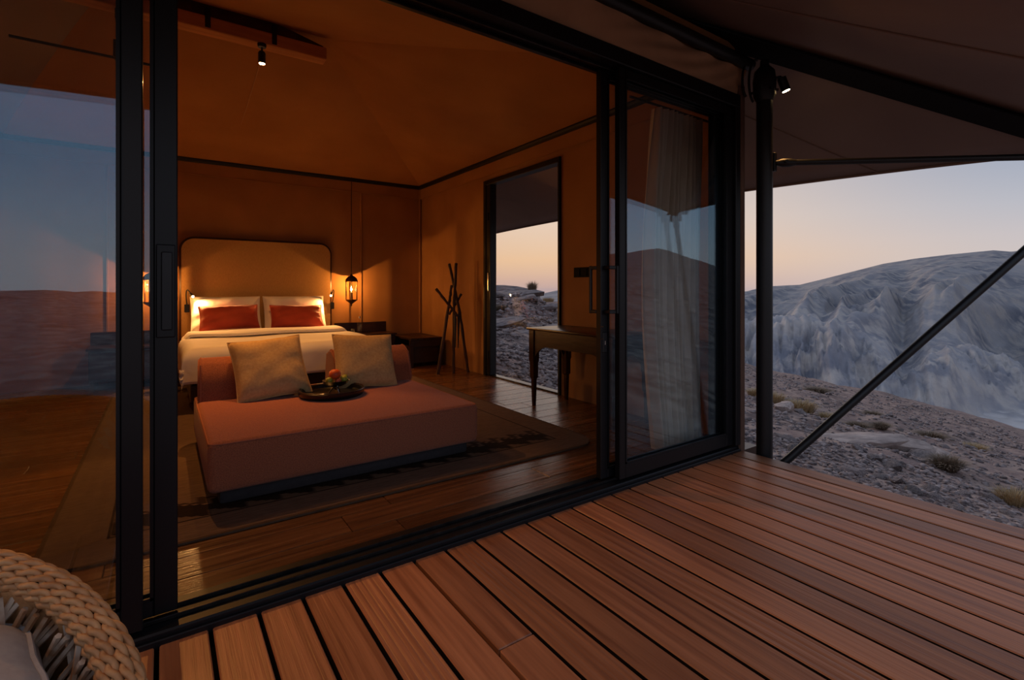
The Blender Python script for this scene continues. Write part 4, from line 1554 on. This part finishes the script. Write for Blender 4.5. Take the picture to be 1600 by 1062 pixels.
# ================================================================== BRANCH COAT STAND
def build_stand():
    t = thing('branch_coat_stand', (3.24, 6.02, 0), 'dark branch coat stand of crossed poles by the side door', 'coat stand')
    rnd = random.Random(2)

    def branch(pts, r0, r1):
        P = [Vector(p) for p in pts]
        out = []
        m = 10
        for i in range(len(P) - 1):
            for k in range(m):
                out.append(P[i].lerp(P[i + 1], k / m) + Vector((rnd.uniform(-1, 1), rnd.uniform(-1, 1), 0)) * 0.0035)
        out.append(P[-1])
        n = len(out)
        rad = [r0 + (r1 - r0) * i / (n - 1) + 0.002 * math.sin(i * 1.7) for i in range(n)]
        MB().tube(out, rad, 8).build('branch', M_stick, t, angle=60)
    branch([(3.207, 6.09, 1.492), (3.268, 6.06, 1.185), (3.333, 6.02, 0.816), (3.43, 5.96, 0.003)], 0.019, 0.021)
    branch([(3.26, 5.993, 1.498), (3.235, 6.011, 0.898), (3.231, 6.013, 0.003)], 0.021, 0.021)
    branch([(3.195, 5.99, 1.20), (3.157, 6.0, 0.943), (3.03, 6.081, 0.003)], 0.018, 0.024)
    branch([(2.991, 6.059, 1.15), (3.173, 5.96, 0.893), (3.25, 5.93, 0.782)], 0.018, 0.016)
    branch([(3.379, 6.056, 1.079), (3.278, 6.08, 0.911), (3.212, 6.10, 0.796)], 0.016, 0.016)
    h = MB()
    h.tube([(3.221, 5.955, 0.82), (3.221, 5.945, 0.74), (3.224, 5.945, 0.36)], [0.006, 0.022, 0.007], 8)
    h.build('hanging_strap', M_leather, t)
    h = MB()
    h.tube([(3.272, 5.945, 0.83), (3.268, 5.935, 0.76), (3.262, 5.94, 0.35)], [0.008, 0.020, 0.006], 8)
    h.build('hanging_strap', M_leather, t)


build_stand()


# ================================================================== CONSOLE TABLE
def build_table():
    xa, xb, ya, yb = 2.975, 3.475, 2.84, 3.965
    t = thing('console_table', ((xa + xb) / 2, (ya + yb) / 2, 0), 'dark mahogany console table with arched apron under the side window', 'table')
    MB().bbox(xa - 0.02, xb, ya - 0.02, yb + 0.02, 0.745, 0.768, 0.005, 2).build('tabletop', M_tablewood, t)
    secs = [(0.0, 0.014), (0.06, 0.016), (0.26, 0.020), (0.275, 0.029), (0.42, 0.030), (0.44, 0.036), (0.745, 0.036)]
    for px in (xa + 0.036, xb - 0.04):
        for py in (ya + 0.036, yb - 0.036):
            g = MB()
            vs = []
            for z, w in secs:
                vs += [(px - w, py - w, z), (px + w, py - w, z), (px + w, py + w, z), (px - w, py + w, z)]
            fs = [(3, 2, 1, 0), tuple(4 * (len(secs) - 1) + i for i in range(4))]
            for i in range(len(secs) - 1):
                for k in range(4):
                    k2 = (k + 1) % 4
                    fs.append((i * 4 + k, i * 4 + k2, i * 4 + 4 + k2, i * 4 + 4 + k))
            g.add(vs, fs).build('leg', M_tablewood, t, angle=20)

    def apron(a, b):
        # arched lower edge that sweeps down into the legs
        w = min(0.21, (b - a) * 0.45)
        poly = [(a, 0.745), (a, 0.36)]
        m = 12
        for i in range(m + 1):
            k = i / m * math.pi / 2
            poly.append((a + w * (1 - math.cos(k)), 0.365 + 0.225 * math.sin(k)))
        for i in range(m + 1):
            k = (1 - i / m) * math.pi / 2
            poly.append((b - w * (1 - math.cos(k)), 0.365 + 0.225 * math.sin(k)))
        poly += [(b, 0.36), (b, 0.745)]
        return poly
    MB().prism(apron(ya + 0.055, yb - 0.055), 'x', xa + 0.012, xa + 0.032).build('apron', M_tablewood, t)
    MB().prism(apron(ya + 0.055, yb - 0.055), 'x', xb - 0.06, xb - 0.04).build('apron', M_tablewood, t)
    MB().prism(apron(xa + 0.06, xb - 0.065), 'y', yb - 0.03, yb - 0.012).build('apron', M_tablewood, t)
    MB().prism(apron(xa + 0.06, xb - 0.065), 'y', ya + 0.012, ya + 0.03).build('apron', M_tablewood, t)


build_table()


def build_switch():
    t = thing('light_switch', (RX1, 3.80, 1.31), 'black double light switch on the canvas wall beside the side door', 'switch')
    MB().bbox(RX1 - 0.012, RX1 - 0.0005, 3.685, 3.91, 1.268, 1.37, 0.003, 1).build('plate', M_switch, t)
    for y in (3.745, 3.850):
        MB().bbox(RX1 - 0.018, RX1 - 0.011, y - 0.035, y + 0.035, 1.285, 1.353, 0.002, 1).build('rocker', M_switch, t)


build_switch()


# ================================================================== CURTAIN
def build_curtain():
    def f(u, v):
        z = 0.03 + v * 2.38
        k = math.sin(math.pi * min(1.0, max(0.0, (2.41 - z) / 2.38)))
        xl = 2.80 - 0.10 * k
        xr = 3.30 - 0.02 * k
        pinch = 1 - 0.12 * math.exp(-((z - 2.38) / 0.10) ** 2)
        x = xl + (xr - xl) * u
        ph = u * 2 * math.pi * 9
        y = 2.275 + pinch * (0.042 * math.sin(ph + 0.5 * math.sin(z * 1.3)) + 0.012 * math.sin(ph * 2.3 + z))
        x += 0.010 * math.cos(ph)
        return (x, y, z)
    t = thing('sheer_curtain', (3.05, 2.27, 0.03), 'pleated cream curtain gathered behind the right glass panel', 'curtain')
    c = MB().grid(f, 180, 30).build('cloth', M_curtain, t, angle=180)
    MB().tube([(2.55, 2.275, 2.43), (3.48, 2.275, 2.43)], 0.009, 8).build('curtain_track', M_black, t)


build_curtain()


# ================================================================== WOVEN TUB CHAIR ON THE DECK
def build_chair():
    cx_, cy_, Rc, rm = -0.452, 0.875, 0.417, 0.022
    t = thing('woven_tub_chair', (cx_, cy_, 0), 'braided water hyacinth tub chair on the deck in the corner', 'chair')

    def rimz(a):
        return 0.468 + 0.224 * math.sin(a)
    nseg = 800
    for k in range(9):
        beta = R(40 * k)
        g = MB()
        turns = 54
        for s in (0, 1):
            pts = []
            for i in range(nseg):
                a = 2 * math.pi * i / nseg
                tw = a * turns + s * math.pi + k * 1.1
                rr = Rc + rm * math.cos(beta)
                zz = rimz(a) + rm * math.sin(beta)
                # offset of the strand inside its rope: along the section normal and tangent
                o1, o2 = 0.0034 * math.cos(tw), 0.0046 * math.sin(tw)
                rr += o1 * math.cos(beta) - o2 * math.sin(beta)
                zz += o1 * math.sin(beta) + o2 * math.cos(beta)
                pts.append((cx_ + rr * math.cos(a), cy_ + rr * math.sin(a), zz))
            g.tube(pts, 0.0055, 5, closed=True)
        g.build('braided_rope', M_rattan, t, angle=180)
    # dark core so that no daylight shows through the braid
    MB().tube([(cx_ + Rc * math.cos(a * math.pi / 30), cy_ + Rc * math.sin(a * math.pi / 30), rimz(a * math.pi / 30)) for a in range(60)], rm * 0.86, 10, closed=True).build('rim_core', M_darkwood, t)
    # slanted sticks of the inner wall
    rnd = random.Random(11)
    g = MB()
    for i in range(230):
        a = 2 * math.pi * i / 230 + rnd.uniform(-0.01, 0.01)
        b = a + rnd.choice((0.55, 0.55, 0.40, -0.30)) + rnd.uniform(-0.08, 0.08)
        r0 = Rc - 0.012 + rnd.uniform(-0.012, 0.006)
        r1 = 0.350 + rnd.uniform(-0.012, 0.012)
        zt = rimz(a) - 0.028
        zb = 0.235
        if zt - zb < 0.03:
            continue
        pts = []
        for q in range(6):
            s = q / 5
            aa = a + (b - a) * s
            zz = (rimz(aa) - 0.028) * (1 - s) + zb * s
            rr = (r0 + (r1 - r0) * s) + 0.006 * math.sin(q * 2.2 + i)
            pts.append((cx_ + rr * math.cos(aa), cy_ + rr * math.sin(aa), zz))
        g.tube(pts, 0.0052, 5)
    tag(g.build('stick_weave', M_rattan2, t), kind='stuff')
    # woven outer shell, foot ring and feet
    n = 64
    sh = MB()
    vs, fs = [], []
    rows = 14
    for j in range(rows + 1):
        s = j / rows
        for k in range(n):
            a = 2 * math.pi * k / n
            zz = 0.07 + (rimz(a) - 0.01 - 0.07) * s
            rr = 0.375 + 0.055 * math.sin(math.pi * (0.25 + 0.6 * s)) + 0.006 * ((j + k) % 2)
            vs.append((cx_ + rr * math.cos(a), cy_ + rr * math.sin(a), zz))
    for j in range(rows):
        for k in range(n):
            k2 = (k + 1) % n
            fs.append((j * n + k, j * n + k2, (j + 1) * n + k2, (j + 1) * n + k))
    sh.add(vs, fs).build('outer_weave', M_rattan, t, angle=180)
    MB().lathe([(0.34, 0.22), (0.35, 0.235), (0.02, 0.24)], (cx_, cy_, 0), 40).build('seat_pan', M_rattan, t)
    MB().tube([(cx_ + 0.40 * math.cos(a * math.pi / 24), cy_ + 0.40 * math.sin(a * math.pi / 24), 0.07) for a in range(48)], 0.02, 8, closed=True).build('foot_ring', M_rattan, t)
    for k in range(4):
        a = R(45 + 90 * k)
        MB().lathe([(0.018, 0.0), (0.022, 0.06)], (cx_ + 0.38 * math.cos(a), cy_ + 0.38 * math.sin(a), 0), 10).build('foot', M_darkwood, t)
    # loose cushion filling the tub
    c = thing('chair_cushion', (cx_, cy_, 0.242), 'grey linen cushion resting inside the braided tub chair', 'cushion')
    g = MB()
    m, nz = 72, 14
    vs, fs = [], []
    rot = R(12)
    for j in range(nz + 1):
        s = j / nz
        ph = -math.pi / 2 + math.pi * s
        kz = math.copysign(abs(math.sin(ph)) ** 0.55, math.sin(ph))
        kr = abs(math.cos(ph)) ** 0.30
        for k in range(m):
            a = 2 * math.pi * k / m
            q = 1.0 / ((abs(math.cos(a)) ** 4.5 + abs(math.sin(a)) ** 4.5) ** (1 / 4.5))
            rr = 0.328 * q * kr
            wr = 0.006 * math.sin(7 * a + 3 * s) + 0.004 * math.sin(13 * a - 2 * s)
            zz = 0.412 + 0.165 * kz + (0.035 * math.sin(a + rot) + 0.012 * math.sin(3 * a)) * max(0, kz)
            vs.append((cx_ + 0.022 + (rr + wr * kr) * math.cos(a + rot), cy_ + 0.015 + (rr + wr * kr) * math.sin(a + rot), zz))
    for j in range(nz):
        for k in range(m):
            k2 = (k + 1) % m
            fs.append((j * m + k, j * m + k2, (j + 1) * m + k2, (j + 1) * m + k))
    fs.append(tuple(range(m - 1, -1, -1)))
    fs.append(tuple(nz * m + k for k in range(m)))
    g.add(vs, fs).build('cover', M_chaircush, c, angle=80)
    jt = int(nz * 0.78)
    MB().tube([vs[jt * m + k] for k in range(m)], 0.005, 6, closed=True).build('piping', M_chaircush, c)


build_chair()


# ================================================================== STONES AND PLANTS OUTSIDE
def stone_mesh(seed, flat=0.6, sub=1, rough=0.22):
    rs = np.random.RandomState(seed)
    bm = bmesh.new()
    bmesh.ops.create_icosphere(bm, subdivisions=sub, radius=1.0)
    d = rs.randn(4, 3)
    for v in bm.verts:
        n = v.co.normalized()
        k = 1.0
        for q in d:
            k += rough * 0.5 * math.sin(2.3 * float(n.x * q[0] + n.y * q[1] + n.z * q[2]) + q[0] * 5)
        k += rough * (rs.rand() - 0.5)
        v.co = n * k
        v.co.z *= flat
        # facets: clip against a few planes
    for q in rs.randn(5, 3):
        q = Vector(q).normalized()
        for v in bm.verts:
            s = v.co.dot(q) - 0.72
            if s > 0:
                v.co -= q * s
    bm.verts.index_update()
    vs = np.array([v.co[:] for v in bm.verts])
    fs = np.array([[l.vert.index for l in f.loops] for f in bm.faces])
    bm.free()
    return vs, fs


def build_stones():
    rnd = random.Random(77)
    meshes = []
    for k in range(10):
        vs, fs = stone_mesh(k, 0.45 + 0.05 * (k % 5), 2, 0.25)
        me = bpy.data.meshes.new('rock')
        me.from_pydata(vs.tolist(), [], fs.tolist())
        me.shade_smooth(); me.set_sharp_from_angle(angle=R(32))
        me.materials.append(M_rock)
        meshes.append(me)
    # named ledges and boulders that stand out
    big = [(21.3, 11.3, (1.1, 0.40, 0.34), -35, 'long pale bedrock ledge just beyond the foot of the brace'),
           (17.2, 12.3, (0.75, 0.36, 0.36), -38, 'pale rounded bedrock hump right of the long ledge'),
           (26.4, 13.9, (0.34, 0.24, 0.28), 10, 'upright pale block beside the tuft of dry grass'),
           (14.6, 11.6, (0.22, 0.16, 0.14), 20, 'orange tinted flat stone above the dark bush'),
           (15.0, 13.6, (0.36, 0.26, 0.26), 60, 'brown boulder at the end of the pale ledge'),
           (15.8, 11.9, (0.30, 0.24, 0.22), 15, 'darker brown boulder below the brown one')]
    for i, (az, d, s, rot, lab) in enumerate(big):
        x, y = d * math.cos(R(az)), d * math.sin(R(az))
        me = meshes[i % len(meshes)].copy()
        me.materials.clear(); me.materials.append(M_rockpale if i != 5 else M_rock)
        o = bpy.data.objects.new('boulder', me)
        COL.objects.link(o)
        o.location = (x, y, float(ground_z(x, y)) + s[2] * 0.1)
        o.scale = s
        o.rotation_euler = (R(rnd.uniform(-6, 6)), R(rnd.uniform(-6, 6)), R(rot))
        tag(o, lab, 'boulder')
    # layered slabs of the outcrop beyond the side door
    for i in range(26):
        az = rnd.uniform(47.5, 60)
        d = rnd.uniform(13, 20.5)
        x, y = d * math.cos(R(az)), d * math.sin(R(az))
        o = bpy.data.objects.new('rock_slab', meshes[rnd.randrange(10)])
        COL.objects.link(o)
        s = rnd.uniform(0.35, 1.0)
        o.location = (x, y, float(ground_z(x, y)))
        o.scale = (s * 1.6, s, s * 0.42)
        o.rotation_euler = (R(rnd.uniform(-10, 10)), R(rnd.uniform(-14, 4)), R(rnd.uniform(-60, 0)))
        tag(o, 'layered rock slab of the outcrop seen through the side door', 'rock', 'slabs of the outcrop')
    # loose rocks on the open slope
    for i in range(210):
        az = rnd.uniform(4, 34)
        d = 6.2 * math.exp(rnd.random() ** 1.3 * 1.6)
        x, y = d * math.cos(R(az)), d * math.sin(R(az))
        if x < 3.8:
            continue
        o = bpy.data.objects.new('rock', meshes[rnd.randrange(10)])
        COL.objects.link(o)
        s = rnd.uniform(0.035, 0.075) * (0.8 + d * 0.05) * rnd.choice((1, 1, 1, 1.6))
        o.location = (x, y, float(ground_z(x, y)) + s * 0.12)
        o.scale = (s * rnd.uniform(0.8, 1.5), s, s * rnd.uniform(0.7, 1.1))
        o.rotation_euler = (R(rnd.uniform(-25, 25)), R(rnd.uniform(-25, 25)), rnd.uniform(0, 6.28))
        tag(o, 'loose grey stone lying on the slope beyond the deck', 'rock', 'loose stones on the slope')
    # gravel too dense to count
    protos = [stone_mesh(100 + k, 0.45 + 0.08 * (k % 4), 0 if k < 4 else 1, 0.3) for k in range(8)]
    rs = np.random.RandomState(4)
    V, F, nb = [], [], 0
    N1 = 33000
    az = np.concatenate([rs.uniform(2, 36, 18000), rs.uniform(44, 61, 8000), rs.uniform(3, 36, 7000)])
    u = rs.rand(N1)
    d = 4.0 * np.exp(u ** 0.85 * 2.75)
    d[18000:26000] = 5.5 + 13.0 * u[18000:26000]
    d[26000:] = 4.2 + 6.0 * u[26000:]
    x = d * np.cos(np.radians(az)); y = d * np.sin(np.radians(az))
    clump = noise2(x * 0.45 + 3, y * 0.45) * 1.3 + noise2(x * 1.4, y * 1.4)
    keep = (x > 3.72) & (clump + rs.rand(N1) * 0.9 > 0.22)
    az, d, x, y, clump = az[keep], d[keep], x[keep], y[keep], clump[keep]
    z = ground_z(x, y)
    for i in range(len(x)):
        vs, fs = protos[int(rs.randint(8))] if d[i] < 11 else protos[int(rs.randint(4))]
        s = (0.010 + 0.036 * rs.rand() ** 2.6) * (0.8 + 0.06 * d[i]) * (1.45 if az[i] > 40 else 1.0)
        a = rs.rand() * 6.28
        ca, sa = math.cos(a), math.sin(a)
        sx, sy, sz = s * (0.8 + 0.7 * rs.rand()), s, s * (0.6 + 0.5 * rs.rand())
        p = vs * (sx, sy, sz)
        tl = (rs.rand() - 0.5) * 0.8
        px = p[:, 0] * math.cos(tl) - p[:, 2] * math.sin(tl)
        pz = p[:, 0] * math.sin(tl) + p[:, 2] * math.cos(tl)
        q = np.stack([px * ca - p[:, 1] * sa + x[i], px * sa + p[:, 1] * ca + y[i], pz + z[i] + sz * 0.15], 1)
        V.append(q); F.append(fs + nb); nb += len(vs)
    V = np.concatenate(V); F = np.concatenate(F)
    me = bpy.data.meshes.new('gravel')
    me.vertices.add(len(V)); me.vertices.foreach_set('co', V.astype(np.float32).ravel())
    me.loops.add(len(F) * 3); me.loops.foreach_set('vertex_index', F.astype(np.int32).ravel())
    me.polygons.add(len(F))
    me.polygons.foreach_set('loop_start', np.arange(0, len(F) * 3, 3, dtype=np.int32))
    me.polygons.foreach_set('loop_total', np.full(len(F), 3, dtype=np.int32))
    me.update(calc_edges=True)
    me.materials.append(M_stone)
    o = bpy.data.objects.new('gravel', me)
    COL.objects.link(o)
    tag(o, 'grey broken gravel strewn over the slope', 'gravel', kind='stuff')


build_stones()


def tuft_mesh(name, seed, n, mat, spread=0.5, droop=0.5):
    rs = random.Random(seed)
    g = MB()
    for i in range(n):
        a = rs.uniform(0, 6.28)
        r0 = spread * math.sqrt(rs.random()) * 0.6
        h = rs.uniform(0.45, 1.0)
        lean = rs.uniform(0.1, droop)
        w = rs.uniform(0.010, 0.022)
        bx, by = r0 * math.cos(a), r0 * math.sin(a)
        b = a + rs.uniform(-0.8, 0.8)
        dx, dy = math.cos(b), math.sin(b)
        px, py = -dy * w, dx * w
        m = (bx + dx * lean * 0.4, by + dy * lean * 0.4, h * 0.62)
        e = (bx + dx * lean, by + dy * lean, h * (1 - 0.25 * lean))
        g.add([(bx - px, by - py, -0.05), (bx + px, by + py, -0.05), (m[0] + px * 0.8, m[1] + py * 0.8, m[2]), (m[0] - px * 0.8, m[1] - py * 0.8, m[2]), e],
              [(0, 1, 2, 3), (3, 2, 4)])
    me = g.mesh(name, mat, smooth=False)
    return me


def build_plants():
    gm = [tuft_mesh('grass_tuft', k, 520, M_grass, 1.1, 0.8) for k in range(3)]
    bm_ = [tuft_mesh('shrub', 20 + k, 800, M_bush, 0.7, 1.25) for k in range(3)]
    spec = [(27.4, 15.4, 0.36, 0.40, 0, 'pale tuft of dry grass just right of the post'),
            (25.0, 15.7, 0.44, 0.36, 0, 'widest tuft of dry grass left of the brace'),
            (22.7, 15.6, 0.28, 0.26, 0, 'small tuft of dry grass touching the brace'),
            (20.4, 14.8, 0.30, 0.20, 1, 'low brown shrub behind the long pale ledge'),
            (18.6, 15.6, 0.26, 0.20, 1, 'brown shrub above the pale rounded hump'),
            (14.0, 11.0, 0.30, 0.28, 1, 'dark shrub beneath the orange tinted stone'),
            (9.9, 9.8, 0.26, 0.26, 0, 'dry grass tuft at the right edge of the picture'),
            (15.0, 17.5, 0.40, 0.24, 1, 'flat shrub on the middle of the slope'),
            (19.2, 22.0, 0.34, 0.24, 1, 'small dark shrub higher on the slope'),
            (23.6, 33.0, 0.75, 0.34, 1, 'dark spreading shrub near the skyline of the slope'),
            (12.2, 21.0, 0.36, 0.22, 0, 'pale grass tuft far down the slope'),
            (28.9, 19.0, 0.42, 0.30, 0, 'grass tuft between the tent corner and the post'),
            (52.75, 19.8, 0.26, 0.52, 1, 'round bush on top of the outcrop beyond the side door'),
            (50.9, 20.4, 0.36, 0.26, 0, 'thin grass right of the round bush on the outcrop'),
            (56.3, 15.0, 0.30, 0.26, 1, 'low shrub on the left flank of the outcrop')]
    for i, (az, d, w, h, k, lab) in enumerate(spec):
        x, y = d * math.cos(R(az)), d * math.sin(R(az))
        if 50 < az < 54:
            # stands on the skyline of the outcrop
            ds = np.linspace(13, 25, 80)
            zz = ground_z(ds * math.cos(R(az)), ds * math.sin(R(az)))
            d = float(ds[int(np.argmax((zz - CAM_H) / ds))])
            x, y = d * math.cos(R(az)), d * math.sin(R(az))
        o = bpy.data.objects.new('shrub' if k else 'grass_tuft', (bm_ if k else gm)[i % 3])
        COL.objects.link(o)
        o.location = (x, y, float(ground_z(x, y)) + (0.12 if 50 < az < 54 else 0.0))
        o.scale = (w, w, h)
        o.rotation_euler = (0, 0, i * 1.3)
        tag(o, lab, 'shrub' if k else 'grass')


build_plants()
